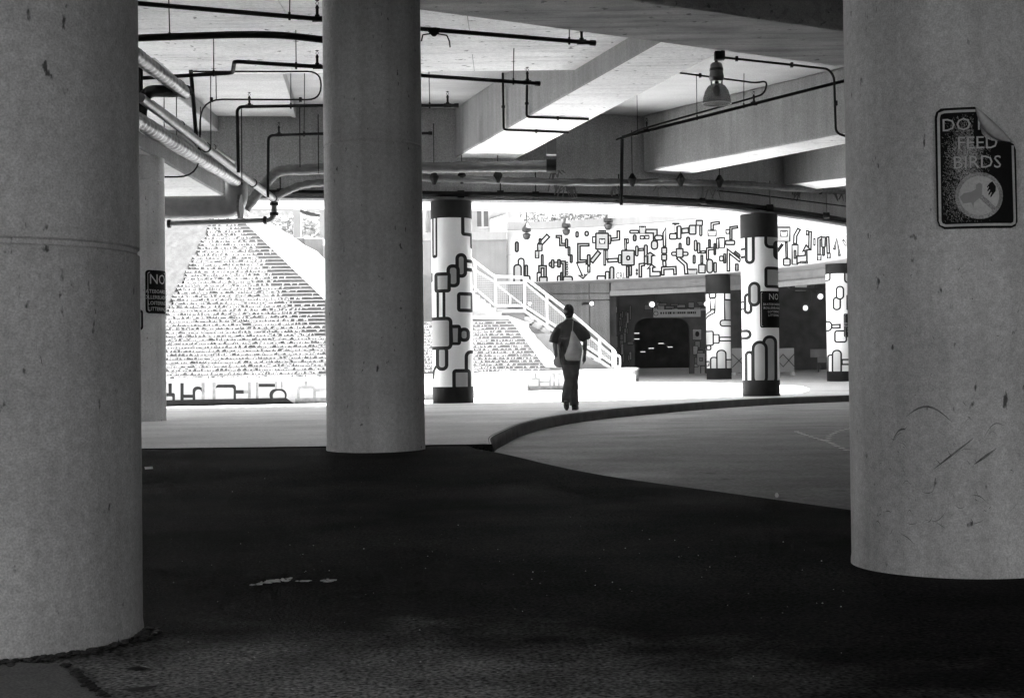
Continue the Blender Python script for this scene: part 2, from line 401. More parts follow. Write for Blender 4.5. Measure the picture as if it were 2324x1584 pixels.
# concrete slabs by the nearest column, split by an open joint
def slab(poly, z): return struct(MB().prism(poly, z-.05, z+.008, M_PAD).obj('paving_slab', bevel=.006))
a = atz(150, 1512, 0); b = atz(232, 1584, 0)
J = [(a.x-.3, a.y+.34), (b.x+.3, b.y-.40)]
slab([(-8, 1.2), (J[1][0]-.012, J[1][1]), (a.x-.012, a.y), (a.x-.22, a.y+.05), (-8, a.y+.3)], 0)

# ================================================================== SETTING: ceiling and decks
RN = spline([(-16, 27.9), (-12, 28.2), (-8, 28.6), (-4.67, 29.09), (-1.82, 29.55), (1.07, 30.2), (3.67, 31.25), (5.4, 32.5), (8.61, 36.16), (10.6, 40), (11.6, 44)], 6)
RF = spline([(-16, 29.6), (-12, 29.9), (-8, 30.25), (-4.57, 30.75), (-1.8, 31.2), (1.13, 32.05), (3.93, 33.25), (5.62, 34.3), (8.4, 37.3), (9.7, 40.3), (10.2, 44)], 6)
zD = 6.3
poly = [(-26, -15), (45, -15), (45, 44), (10.2, 44)] + [(p.x, p.y) for p in RF[::-1][1:]] + [(-26, 29)]
struct(MB().prism(poly, zD, 6.95, M_CEIL2).obj('ceiling'))
# lower slab, panels of board-marked concrete with open joints
zL = 5.6
B0l, B0r = atz(1025, 362, 5.28), atz(1170, 362, 5.28); B1l, B1r = atz(1505, 92, 5.28), atz(1660, 105, 5.28)
def linex(p, q, y): return p.x+(q.x-p.x)*(y-p.y)/(q.y-p.y)
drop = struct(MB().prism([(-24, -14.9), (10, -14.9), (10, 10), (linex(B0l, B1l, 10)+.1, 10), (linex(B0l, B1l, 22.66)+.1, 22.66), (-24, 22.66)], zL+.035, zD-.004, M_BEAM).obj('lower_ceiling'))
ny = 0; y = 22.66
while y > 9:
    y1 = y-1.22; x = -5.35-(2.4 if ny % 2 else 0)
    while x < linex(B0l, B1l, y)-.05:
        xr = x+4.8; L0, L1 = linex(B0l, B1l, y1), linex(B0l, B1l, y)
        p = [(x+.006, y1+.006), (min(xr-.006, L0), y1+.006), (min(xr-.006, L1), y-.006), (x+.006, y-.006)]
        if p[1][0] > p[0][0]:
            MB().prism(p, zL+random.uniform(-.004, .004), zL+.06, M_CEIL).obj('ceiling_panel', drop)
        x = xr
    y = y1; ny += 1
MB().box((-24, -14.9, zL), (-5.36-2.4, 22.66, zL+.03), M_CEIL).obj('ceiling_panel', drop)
# thicker strip of slab over the far left bay
q0, q1 = atz(640, 165, 6.05), atz(675, 278, 6.05)
struct(MB().prism([(-16, 22.7), (q0.x+(q1.x-q0.x)*(22.7-q0.y)/(q1.y-q0.y), 22.7), (q1.x, q1.y), (q1.x-.02, 29.0), (-16, 28.0)], 6.05, zD-.004, M_CEIL2).obj('slab_drop'))

struct(MB().prism([(-16, 22.7), (-5.9, 22.7), (-5.92, 28.9), (-16, 28.0)], 5.75, 6.045, M_BEAM).obj('slab_drop', bevel=.02))
M_SOF = mat('lit_soffit_concrete', .58, .10, .85, .7, (1, 2.0, 1), bump=.2, lines=.12, spots=.3, spot_c=.3, spot_scale=7, grain=.1, gs=60)
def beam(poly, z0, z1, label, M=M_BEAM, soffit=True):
    b = MB().prism(poly, z0, z1, M).obj('concrete_beam_or_light_blocker', bevel=.03)
    if soffit:  # paler underside: light bounced off the court floor is put into its colour
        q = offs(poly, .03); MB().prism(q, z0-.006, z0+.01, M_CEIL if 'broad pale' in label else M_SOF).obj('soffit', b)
    return tag(b, label, 'beam', 'concrete beams under the deck')
# beam across the front
sl = .588
def An(x): return 13.57+(x-1.21)*sl
def Af(x): return 13.89+(x+.85)*.602
beam([(-12, An(-12)), (13, An(13)), (13, Af(13)), (-12, Af(-12))], 4.35, zD-.003, 'nearest stained concrete beam crossing the top of the view behind the middle column', M_BEAMD, False)
def ext(p, q, y): return (linex(p, q, y), y)
YB0 = 30.2
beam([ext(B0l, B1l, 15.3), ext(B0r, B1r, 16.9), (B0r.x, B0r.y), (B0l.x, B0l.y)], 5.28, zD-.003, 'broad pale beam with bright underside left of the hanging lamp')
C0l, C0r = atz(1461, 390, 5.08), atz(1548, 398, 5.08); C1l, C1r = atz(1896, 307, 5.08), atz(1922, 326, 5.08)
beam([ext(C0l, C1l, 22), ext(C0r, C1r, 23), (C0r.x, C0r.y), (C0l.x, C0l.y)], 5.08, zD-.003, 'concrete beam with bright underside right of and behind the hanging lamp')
D0, D1 = atz(1778, 420, 5.08), atz(1922, 405, 5.08)
beam([(D0.x, D0.y), (D1.x+3, D1.y-3), (D1.x+3.9, D1.y-2.3), (D0.x+.9, D0.y+.9)], 5.08, zD-.003, 'farthest right concrete beam mostly hidden by the right column')
E0, E1_ = atz(309, 338, 3.95), atz(507, 444, 3.95)
beam([(E0.x-1.15, 9), (E0.x-.06, 9), (E1_.x, E1_.y), (E1_.x-1.15, E1_.y)], 3.95, 4.42, 'low concrete beam at left carrying the foil ducts')
# ring beam round the open court
rb = tag(MB().strip(RN, RF, 4.35, zD-.004, M_RING).obj('ring_beam', bevel=.02), 'long curved concrete edge beam around the sunlit court', 'beam')

tag(MB().box((-26, -1.6, 2.75), (22, -.7, zL), M_BEAM).obj('concrete_beam_or_light_blocker'), 'unseen beam added behind the viewer to block rear light', 'beam', 'concrete beams under the deck')  # added out of view, keeps rear light off the ceiling and front beam
tag(MB().box((-3.0, -9.4, -.05), (3.4, -9, zL+.03), M_GREY).obj('rear_light_blocker'), 'unseen grey wall added behind the viewer to split the rear light', 'wall')  # added out of view so rear light reaches the columns from both sides
# unseen side walls, added to keep sideways light out
tag(MB().box((-26.4, -26, -.05), (-26, 29, zD), M_GREY).obj('side_light_blocker'), 'unseen grey side wall added far to the left to keep light out', 'wall')
tag(MB().box((22, -26, -.05), (22.4, 36, zD), M_GREY).obj('side_light_blocker'), 'unseen grey side wall added far to the right to keep light out', 'wall')

# ================================================================== columns
RADC = .425
def column(c, z0, z1, label, M=M_COL, seam=None, group='bare concrete columns'):
    prof = [(RADC+.004, -.05), (RADC+.003, .02), (RADC, .04)]
    for s in (seam or []): prof += [(RADC, s-.012), (RADC-.008, s-.006), (RADC-.008, s+.006), (RADC, s+.012)]
    prof += [(RADC, z1-z0)]
    o = MB().lathe((0, 0, 0), prof, M, 96).obj('concrete_column', smooth=True)
    o.location = (c[0], c[1], z0)
    return tag(o, label, 'column', group)
cL = (-1.606, 4.47); cR = (1.82, 5.85); cM = (-1.19, 12.35); cBL = (-5.45, 20.6)
column(cL, 0, zL, 'large bare concrete column at the left edge, nearest the viewer', seam=[1.21])
column(cR, 0, zD, 'bare concrete column on the right carrying the peeling black bird sign', seam=[3.2])
column(cM, .165, 4.35, 'dark bare concrete column standing in the middle foreground on the pavement edge', seam=[2.6])
column(cBL, .15, 3.95, 'bare concrete column behind the left one with a black rules sign', seam=[3.45])

# ---- painted columns
def col_uv(cx0, cx1, y0, y1, rz, ztop, zbot):
    def uv(x, y):
        t = (y-y0)/(y1-y0); u = (x-(cx0+(cx1-cx0)*t))/rz
        a = math.asin(max(-1, min(1, u))) if abs(u) <= 1 else math.copysign(math.pi/2+(abs(u)-1)*1.2, u)
        return (a*RADC, ztop+(zbot-ztop)*t)
    return uv
def painted(c, z0, ztop, z_cap, z_base, label, shapes, uv, stroke):
    t = thing('painted_column', (c[0], c[1], z0), label, 'column', 'painted columns round the court')
    MB().lathe((c[0], c[1], 0), [(RADC-.002, z0), (RADC-.002, ztop)], M_WHITE, 120).obj('shaft', t, smooth=True)
    MB().lathe((c[0], c[1], 0), [(RADC+.006, z_cap), (RADC+.006, ztop+.003)], M_BAND, 120).obj('cap_band', t, smooth=True)
    MB().lathe((c[0], c[1], 0), [(RADC+.010, z0-.05), (RADC+.007, z0+.02), (RADC+.006, z_base)], M_BAND, 120).obj('base_band', t, smooth=True)
    phi = math.atan2(-c[1], -c[0]) if False else math.atan2(c[0], c[1])    # facing direction of the viewer
    def fm(s, z, o):
        a = s/RADC; r = RADC+.0006+o
        return Vector((c[0]+r*math.sin(a+0)*math.cos(phi)-r*math.cos(a)*math.sin(phi), c[1]-r*math.cos(a)*math.cos(phi)-r*math.sin(a)*math.sin(phi), z))
    paint('mural_paint', shapes, uv, fm, stroke, .028, .0005, t, M_OUT)
    return t, fm
cP1 = (-1.24, 29.75); cP2 = (5.77, 33.0)
P1 = [('B',103,150,141,460,18,'1'),('B',310,150,420,305,22,'1'),('B',268,428,352,604,40,'2'),('B',205,508,300,672,40,'2'),('B',118,563,236,707,22,'2'),
      ('B',350,470,400,495,2,'K'),('B',350,530,400,556,2,'K'),('B',278,704,400,846,24,'1'),('B',133,700,151,884,1,'K'),('B',176,700,197,884,1,'K'),
      ('B',225,935,306,1080,20,'2'),('B',285,955,370,1057,38,'2'),('B',125,1080,216,1260,42,'2'),('B',60,878,246,1112,38,'2'),
      ('B',330,1115,450,1400,46,'1'),('B',242,1248,376,1400,28,'2'),('B',95,560,106,626,4,'K'),('B',375,300,395,390,12,'K'),('P',[(104,1320),(112,1260),(130,1225)],16,'K')]
painted(cP1, .15, 4.35, 3.985, .40+.09, 'white painted column with black outlined shapes left of the walking person', P1, col_uv(240, 249, 58, 1490, 146, 4.33, .15), 25)
P2 = [('B',128,150,212,458,42,'1'),('B',288,150,420,332,46,'2'),('B',360,262,470,420,40,'K'),('B',80,318,132,338,2,'K'),('B',80,382,132,405,2,'K'),
      ('B',288,480,440,656,28,'2'),('B',117,692,190,868,36,'W'),('B',153,602,256,806,50,'2'),('B',60,755,120,772,1,'K'),('B',60,815,120,830,1,'K'),
      ('B',60,990,182,1075,42,'W'),('B',122,1165,202,1450,38,'1'),('B',268,1042,390,1450,58,'2'),('B',180,1085,313,1450,64,'2')]
tP2, fmP2 = painted(cP2, .15, 4.35, 3.80, .52, 'white painted column with black signs nearest the kerb', P2, col_uv(245, 258, 60, 1540, 153, 4.30, .15), 25)
zP3, zP4 = .45, .34
cP3 = (aty(1630, 700, 49.6).x, 49.6); cP4 = (aty(1906, 700, 45.2).x, 45.2)
P3 = [('B',1465,-100,1568,150,26,'1'),('B',1480,140,1555,305,8,'W'),('P',[(1520,300),(1516,345),(1400,440)],72,'1'),('B',1660,30,1780,180,24,'W'),('B',1660,165,1780,470,8,'2'),
      ('B',1600,455,1790,560,46,'1'),('P',[(1590,735),(1790,735)],72,'W'),('B',1500,660,1605,802,22,'W'),('B',1380,610,1532,830,30,'1'),('B',1425,815,1500,895,26,'W'),
      ('B',1475,985,1580,1220,42,'1'),('B',1665,1020,1790,1220,22,'1'),('B',1555,885,1690,1220,62,'1'),('B',1400,1045,1470,1120,5,'W')]
painted(cP3, zP3, 4.07, 3.28+.1, .80, 'far white painted column standing left of the nearer signed column', P3, col_uv(1585, 1592, -195, 1296, 158, 4.05, .45), 20)
P4 = [('B',780,440,858,540,22,'W'),('B',965,440,1090,566,36,'1'),('B',872,680,943,802,34,'1'),('B',897,585,968,708,34,'W'),('P',[(860,940),(940,940)],42,'W'),('B',780,890,872,985,40,'W'),
      ('B',885,975,992,1086,24,'W'),('B',828,1185,886,1370,26,'W'),('B',865,1145,950,1370,40,'1'),('P',[(942,1255),(1090,1255)],56,'W'),('B',985,665,1060,800,10,'K')]
tP4, fmP4 = painted(cP4, zP4, 4.07, 3.74, .66, 'far right white painted column half hidden by the bare column with the bird sign', P4, col_uv(926, 941, 390, 1425, 113, 4.05, .34), 14)

# ---- black rules signs bent round columns
def rules_sign(c, a0, zc, wd, ht, label, lines, phi=None):
    phi = math.atan2(c[0], c[1]) if phi is None else phi
    t = thing('rules_sign', (c[0], c[1], zc-ht/2), label, 'sign', 'black rules signs on columns')
    def fm(s, z, o):
        a = a0+s/RADC; r = RADC+.016+o
        return Vector((c[0]+r*math.sin(a)*math.cos(phi)-r*math.cos(a)*math.sin(phi), c[1]-r*math.cos(a)*math.cos(phi)-r*math.sin(a)*math.sin(phi), zc+z))
    idt = lambda x, y: (x, y)
    o = paint('plate', [('B', -wd/2, -ht/2, wd/2, ht/2, .05, 'K')], idt, fm, .01, .03, 0, t, M_SIGN)
    so_ = o.modifiers.new('thickness', 'SOLIDIFY'); so_.thickness = .008; so_.offset = -1
    mb = MB(); k = .03                       # pale border line
    outer = rrect(-wd/2+k, -ht/2+k, wd/2-k, ht/2-k, .03, 6); inn = rrect(-wd/2+k+.008, -ht/2+k+.008, wd/2-k-.008, ht/2-k-.008, .025, 6)
    P = [fm(x, y, .002) for x, y in outer]+[fm(x, y, .002) for x, y in inn]; n = len(outer)
    mb.add(P, [(i, (i+1) % n, n+(i+1) % n, n+i) for i in range(n)], M_SIGNP); mb.obj('border', t)
    mb = MB(); y = ht/2-.04
    for txt, sz in lines:
        vs, fs = text_tris(txt, sz); y -= sz*.78
        mb.add([fm(x, yy+y, .003) for x, yy in vs], fs, M_SIGNP); y -= sz*.38
    stuff(mb.obj('lettering', t))
    return t
RL = [('NO', .20), ('SKATEBOARDING', .072), ('ROLLERBLADING', .072), ('LOITERING', .072), ('LITTERING', .072)]
rules_sign(cP2, math.asin(.74), 2.14, .72, .84, 'black rules sign on the painted column nearest the kerb', RL)
rules_sign(cP4, math.asin(.80), 2.10, .56, .74, 'black rules sign on the far right painted column beside the bird sign column', RL)
rules_sign(cBL, math.asin(.73), aty(352, 663, 20.4).z, .42, .62, 'black rules sign on the bare column behind the left foreground column', RL)
# second sign edge on the back left column
rules_sign(cBL, math.asin(.10), aty(318, 726, 20.2).z, .12, .30, 'small black plate low on the bare back column, half hidden by the left column', [('P', .05)])

# ---- DO NOT FEED BIRDS sign
cx, cy = cR; phiR = math.atan2(cx, cy)
t = thing('bird_sign', (cx, cy-.45, 1.5), 'black peeling sign reading do not feed birds on the right bare column', 'sign')
pc = [aty(2127, 240, 5.05), aty(2312, 240, 5.05), aty(2127, 520, 5.05)]
SW, SH = .30, .462
sa = math.atan2(aty(2219, 380, 5.1).x-cx, cy-5.1+.0)-0
def bird_map(s, z, o):
    a = S_A+s/RADC; r = RADC+.012+o
    return Vector((cx+r*math.sin(a), cy-r*math.cos(a), S_Z+z))
# angle whose surface point projects at the sign centre
S_A = 0; best = 9
for i in range(-900, 900):
    a = i/1000; p = Vector((cx+.437*math.sin(a), cy-.437*math.cos(a), 0)); d = ray(2219, 380)
    e = abs(p.x/p.y-d.x)
    if e < best and p.y < cy: best = e; S_A = a
S_Z = aty(2219, 380, cy-.437*math.cos(S_A)).z
x0, x1, y0, y1 = -SW/2, SW/2, -SH/2, SH/2
k = SW/205.0        # metres per zoom unit of the sign (820 wide -> /4)
def sg(zx, zy): return ((zx-612)/ (1030-190)*SW, -(zy-783)/(1415-150)*SH)
poly = [sg(*p) for p in ((190,230),(205,185),(250,150),(590,150),(615,165),(630,205),(640,330),(660,430),(700,480),(760,505),(960,520),(1005,540),(1030,600),(1035,1350),(1010,1400),(960,1418),(270,1418),(215,1385),(195,1330))]
idt = lambda x, y: (x, y)
o = paint('plate', [('G', poly, 'K')], idt, bird_map, .01, .02, 0, t, M_SIGN)
so_ = o.modifiers.new('thickness', 'SOLIDIFY'); so_.thickness = .003; so_.offset = -1
def ribbon(pts, wd, lay, M, name='border'):
    return paint(name, [('P', [sg(*p) for p in pts], wd, 'K')], idt, bird_map, .01, .02, lay, t, M)
ribbon([(600,190),(285,190),(240,205),(228,250),(228,1330),(240,1365),(280,1383),(960,1383),(995,1365),(1000,1320),(990,555)], .0095, .0012, M_SIGNP)
pat = []
rnd = random.Random(4)
for i in range(230):
    zx, zy = rnd.gauss(520, 130), rnd.gauss(720, 280)
    if not (260 < zx < 730 and 430 < zy < 1340): continue
    if zx > 640 and zy < 560: continue
    r = rnd.uniform(8, 34); rr_ = [r*rnd.uniform(.5, 1.3) for _ in range(9)]
    pat.append(('G', [sg(zx+rr_[q]*math.cos(q*.698), zy+1.6*rr_[q]*math.sin(q*.698)) for q in range(9)], 'K'))
mbp = None
mb = MB(); rnd = random.Random(4)
for i in range(4600):
    zx, zy = (rnd.gauss(500, 95), rnd.gauss(620, 170)) if i % 3 else (rnd.gauss(430, 110), rnd.gauss(1060, 200))
    if not (262 < zx < 745 and 230 < zy < 1350) or (zx > 575 and zy < 560): continue
    a = rnd.gauss(1.2, .7); l = rnd.uniform(4, 18); wd = rnd.uniform(1, 3)
    c_, s_ = math.cos(a), math.sin(a); q = [(zx-l*c_, zy-l*s_), (zx+wd*s_, zy-wd*c_), (zx+l*c_, zy+l*s_), (zx-wd*s_, zy+wd*c_)]
    mb.add([bird_map(*sg(*p), .0008+i*2e-7) for p in q], [(0, 1, 2, 3)], M_SCRATCH)
stuff(mb.obj('scratches', t))
mb = MB()
for txt, zx, zy, sz in (('DO N', 505, 392, .068), ('FEED', 615, 588, .068), ('BIRDS', 610, 790, .068)):
    vs, fs = text_tris(txt, sz); X, Y = sg(zx, zy)
    mb.add([bird_map(x+X, yy+Y, .0022) for x, yy in vs], fs, M_SIGNP)
stuff(mb.obj('lettering', t))
cxz, cyz = 625, 1080
def circ(r, n=36): return [sg(cxz+r*math.cos(2*math.pi*q/n), cyz+r*math.sin(2*math.pi*q/n)) for q in range(n)]
paint('symbol_ring', [('G', circ(245), 'K')], idt, bird_map, .01, .02, .0014, t, M_SCRATCH)
paint('symbol_disc', [('G', circ(205), 'K')], idt, bird_map, .01, .02, .0018, t, M_SIGNP)
paint('symbol_bird', [('G', [sg(*p) for p in ((425,1090),(470,1050),(540,1040),(590,1010),(590,965),(625,945),(655,965),(650,1080),(620,1110),(570,1150),(560,1200),(540,1150),(460,1160))], 'K')], idt, bird_map, .01, .02, .0022, t, M_G2)
paint('symbol_hand', [('G', [sg(*p) for p in ((758,932),(795,985),(792,1035),(760,1075),(742,1100),(733,1092),(750,1050),(745,1045),(722,1078),(712,1070),(733,1025),(728,1018),(712,1038),(702,1030),(722,990),(718,985),(708,1000),(700,992),(728,952))], 'K')], idt, bird_map, .01, .02, .0022, t, M_SIGN)
paint('symbol_bar', [('P', [sg(640, 1090), sg(790, 1240)], .017, 'K')], idt, bird_map, .01, .02, .0026, t, M_SCRATCH)
# curled corner: the pale back of the sheet folding over
mb = MB(); A_, B_, C_ = sg(600, 152), sg(985, 520), sg(700, 490); D_ = sg(650, 400)
n = 10; grid = []
for i in range(n+1):
    f = i/n
    e = (A_[0]+(B_[0]-A_[0])*f, A_[1]+(B_[1]-A_[1])*f)
    q = ((1-f)**2*A_[0]+2*f*(1-f)*(sg(640, 540)[0])+f*f*B_[0], (1-f)**2*A_[1]+2*f*(1-f)*(sg(640, 540)[1])+f*f*B_[1])
    for j in range(6):
        h = j/5; bulge = .022*math.sin(math.pi*f)*math.sin(math.pi*min(1, h*.9+.1))
        grid.append(bird_map(e[0]+(q[0]-e[0])*h, e[1]+(q[1]-e[1])*h, .003+bulge))
mb.add(grid, [(i*6+j, i*6+j+1, (i+1)*6+j+1, (i+1)*6+j) for i in range(n) for j in range(5)], M_SIGNB)
o = mb.obj('peeled_corner', t, smooth=True); so_ = o.modifiers.new('thickness', 'SOLIDIFY'); so_.thickness = .0012

# ================================================================== far side of the court
CC = Vector((-1.8, 41.0)); R12 = 12.0
def arc(r, a0, a1, n): return [(CC.x+r*math.cos(math.radians(a0+(a1-a0)*i/n)), CC.y+r*math.sin(math.radians(a0+(a1-a0)*i/n))) for i in range(n+1)]
AEND = 82.0
fa = thing('mural_wall', (CC.x+12.2, CC.y, 4.08), 'curved white wall painted with outlined machine shapes above the far garage', 'wall')
MB().strip(arc(12.0, -2, AEND, 90), arc(12.45, -2, AEND, 90), 4.08, 6.02, M_MUR).obj('wall', fa)
MB().strip(arc(11.97, -2, AEND, 90), arc(12.5, -2, AEND, 90), 6.03, 6.30, M_OWH).obj('coping', fa)
MB().strip(arc(12.02, -2, AEND, 90), arc(13.6, -2, AEND, 90), 4.06, 4.078, M_OWH).obj('soffit', fa)
def cyl_uv(px, py):
    d = ray(px, py); A = d.x**2+1; Bq = -2*(d.x*CC.x+CC.y); Cq = CC.length_squared-R12**2; D = Bq*Bq-4*A*Cq
    if D < 0: return None
    tt = (-Bq+math.sqrt(D))/(2*A); th = math.atan2(tt-CC.y, d.x*tt-CC.x)
    return (-th*R12, EYE+d.z*tt)
def mur_map(s, z, o):
    th = -s/R12; r = R12-.002-o; return Vector((CC.x+r*math.cos(th), CC.y+r*math.sin(th), min(6.015, max(4.085, z))))
S1 = 4.648*1.0757; S2 = 5.164*1.0757
uv1 = lambda x, y: cyl_uv((1200+x/4.648)/1.0757, (500+y/4.648)/1.0757)
uv2 = lambda x, y: cyl_uv((1640+x/5.164)/1.0757, (500+y/5.164)/1.0757)
MU1 = [('B',262,415,312,542,25,'2'),('B',295,600,378,905,40,'W'),('B',372,678,418,905,20,'1'),('B',246,672,346,920,45,'1'),('B',350,800,445,920,25,'W'),
 ('P',[(545,455),(650,345)],62,'W'),('B',533,378,570,455,18,'W'),('B',515,437,582,530,12,'1'),('B',490,515,545,612,10,'1'),
 ('B',558,560,594,700,17,'W'),('P',[(551,830),(551,706),(608,706),(608,830)],46,'1'),('B',510,762,572,912,15,'W'),('B',535,812,640,908,15,'1'),
 ('P',[(725,362),(783,362),(786,452),(850,452)],42,'W'),('B',885,560,925,665,20,'1'),('B',862,470,898,585,18,'W'),('B',830,380,874,500,22,'1'),
 ('B',950,300,992,376,20,'W'),('B',1052,295,1108,362,27,'1'),
 ('B',645,645,700,710,28,'1'),('B',690,645,760,702,5,'W'),('B',672,618,718,725,18,'1'),('P',[(780,655),(824,655),(824,860)],46,'1'),('B',742,615,790,718,18,'2'),
 ('B',845,645,872,695,13,'W'),('B',845,698,872,745,13,'W'),('B',845,750,872,800,13,'W'),('B',740,800,792,890,22,'W'),('B',775,760,815,890,18,'2'),('B',805,805,928,888,32,'1'),
 ('P',[(1115,455),(992,455),(992,640),(1085,640)],46,'1'),('B',1140,355,1190,440,12,'W'),('B',1320,340,1362,450,14,'W'),('B',1212,288,1300,330,4,'2'),
 ('P',[(1350,397),(1440,387),(1440,290)],46,'W'),('P',[(1228,530),(1128,655)],62,'1'),('P',[(1285,505),(1285,695)],34,'W'),('P',[(1311,505),(1311,630)],30,'W'),
 ('B',1175,315,1335,515,18,'1'),('B',1222,382,1292,445,4,'W'),
 ('G',[(955,650),(1085,640),(1085,682),(1008,690),(1058,790),(1102,780),(1040,848),(972,797),(1017,797)],'W'),('B',1085,690,1125,776,12,'W'),('B',1080,560,1128,695,18,'1'),
 ('P',[(1310,635),(1445,627)],56,'W'),('B',1435,560,1480,670,15,'W'),('P',[(1660,512),(1735,506)],42,'W'),('B',1628,462,1672,590,20,'W'),('P',[(1517,380),(1525,520)],34,'W'),('B',1530,380,1562,445,14,'W'),
 ('P',[(1543,690),(1545,834)],42,'W'),('B',1555,685,1598,812,15,'1'),('B',1470,510,1630,695,18,'1'),('B',1528,575,1578,635,24,'W'),('B',1725,450,1778,680,22,'1'),
 ('B',1190,800,1300,866,20,'W'),('B',1285,750,1345,864,20,'W'),('B',1335,698,1398,860,28,'1'),
 ('P',[(1690,828),(1690,682),(1745,677)],46,'W'),('G',[(1800,530),(1872,580),(1828,590),(1828,680),(1765,690),(1765,592),(1718,600)],'1'),
 ('G',[(1815,665),(1880,715),(1840,722),(1840,750),(1925,750),(1925,818),(1790,824),(1790,730),(1755,737)],'W'),('B',1635,725,1662,762,13,'W'),('B',1635,764,1662,800,13,'W'),
 ('B',1560,283,1680,332,22,'W'),('P',[(1740,302),(1858,302),(1858,420)],62,'1'),('B',1600,335,1650,420,25,'2'),('B',1680,345,1740,397,12,'W'),('B',1735,342,1795,394,10,'W'),('B',1672,240,1755,332,4,'1'),
 ('B',1805,400,1895,515,42,'1'),('B',1845,340,1950,410,30,'W'),('G',[(1938,322),(1984,248),(1987,485),(1943,485)],'W'),('P',[(1960,630),(1965,710)],52,'W'),('B',1925,480,1998,560,14,'1'),('B',1925,558,1998,637,14,'1'),
 ('P',[(1945,806),(1945,722),(2082,716),(2086,800)],46,'W'),('B',2120,430,2160,510,18,'W'),('B',2035,530,2240,585,25,'W'),('P',[(2110,595),(2205,680),(2215,795)],52,'W'),('B',2092,490,2185,605,15,'1'),
 ('P',[(2085,215),(2090,330)],24,'W'),('B',2050,205,2135,226,3,'K'),('B',2012,320,2112,400,25,'W'),('P',[(2150,300),(2245,290)],72,'1'),('B',2100,235,2160,395,20,'W'),('B',2205,360,2258,468,26,'2'),('B',2235,225,2330,345,22,'1'),('B',2280,565,2320,675,20,'W'),('B',2225,725,2340,795,5,'1')]
MU2 = [('B',345,255,390,400,20,'W'),('B',300,190,398,270,15,'1'),('P',[(510,325),(510,240),(610,226)],48,'W'),('B',452,315,568,398,6,'W'),('P',[(747,450),(747,292),(840,280)],46,'1'),('B',678,305,735,372,10,'W'),
 ('B',275,440,328,590,25,'1'),('B',318,475,365,620,20,'W'),('B',455,430,497,545,20,'2'),('P',[(452,700),(452,560),(545,550)],46,'W'),('B',525,480,565,640,18,'1'),('B',560,415,604,560,14,'W'),('B',668,442,805,515,25,'1'),('B',592,408,677,550,12,'W'),
 ('P',[(360,600),(435,595)],46,'W'),('P',[(380,630),(380,750)],42,'W'),('B',332,745,432,868,15,'1'),('B',525,720,572,862,20,'W'),('B',435,680,528,868,45,'1'),('B',595,640,660,718,20,'W'),('B',648,612,688,745,14,'W'),
 ('P',[(715,845),(715,588),(870,712)],52,'W'),('P',[(790,590),(870,655)],42,'1'),('B',795,740,848,838,12,'2'),
 ('P',[(1445,465),(1452,680)],38,'W'),('B',1300,275,1500,470,10,'1'),('B',1370,325,1465,405,3,'W'),('P',[(1330,590),(1400,495)],40,'W'),('B',1400,670,1505,775,25,'1'),('P',[(1556,500),(1560,390),(1610,300)],56,'W'),('B',1510,495,1602,760,12,'1'),('B',1540,570,1574,685,14,'2'),
 ('P',[(1742,580),(1747,330)],48,'W'),('G',[(1695,490),(1768,570),(1717,580),(1717,725),(1573,748),(1573,640),(1676,630),(1676,592),(1638,602)],'1'),('B',1620,710,1722,746,3,'2'),('B',1690,320,1732,390,10,'1'),
 ('P',[(1857,650),(1857,432),(1905,410)],48,'W'),('P',[(1975,620),(1967,395)],48,'W'),('B',1895,530,1936,650,18,'W'),('B',1885,400,1946,540,12,'1'),('B',1830,620,1892,705,8,'1'),('B',1955,605,2008,680,6,'1'),('P',[(2050,570),(2082,425),(2118,650)],38,'1'),('P',[(2160,440),(2200,520)],30,'W'),('P',[(1800,520),(1800,420)],30,'1')]
FM = {'W': M_MUR, '1': M_MUR1, '2': M_MUR2}
paint('mural_paint', MU1, uv1, mur_map, 19, .25, .0012, fa, M_OUT2, fills=FM)
paint('mural_paint', MU2, uv2, mur_map, 20, .25, .0012, fa, M_OUT2, fills=FM)
paint('mural_paint', [('P', [(165, 570), (700, 530), (1300, 470), (2324, 350)], 4, 'K')], uv1, mur_map, 1, .25, .0004, fa, M_MUR1)
mb = MB(); vs, fs = text_tris('CRL', 100)
def crl(x, y):
    u = uv1(1465+x*.62, 838-y*1.0); return mur_map(u[0], u[1], .004)
mb.add([crl(x, y) for x, y in vs], fs, M_OUT2); stuff(mb.obj('mural_lettering', fa))
# lamps over the mural; the lower dark body stands for each lamp's reflection
for px, pys, lab in ((1195, 518, 'leftmost lamp over the white mural with its reflection modelled below'), (1285, 508, 'second lamp from the left over the mural with its reflection modelled below'), (1380, 496, 'third lamp over the mural near the soffit with its reflection modelled below'), (1480, 490, 'rightmost lamp over the mural with its reflection modelled below')):
    p = aty(px, pys, 51.6); t = thing('mural_lamp', p, lab, 'lamp', 'lamps over the mural')
    MB().tube([p+Vector((0, .3, 1.1)), p+Vector((0, .1, 1.15)), p+Vector((0, 0, .9)), p], .018, M_DARK, 6).obj('arm', t)
    MB().lathe(p, [(.03, .18), (.16, .0), (.17, -.12), (.05, -.16)], M_DARK, 16).obj('shade_or_reflection', t)
    MB().lathe(p, [(.05, -.17), (.15, -.23), (.12, -.36), (.06, -.42)], M_DARK, 16).obj('shade_or_reflection', t)

# deck over the far garage
poly = [(11.5, 41.3)] + [(q[0], q[1]) for q in arc(12.5, 2, 97, 60)] + [(-6, 90), (60, 90), (60, 41.3)]
struct(MB().prism(poly, 5.35, 5.95, M_CEIL).obj('upper_deck'))
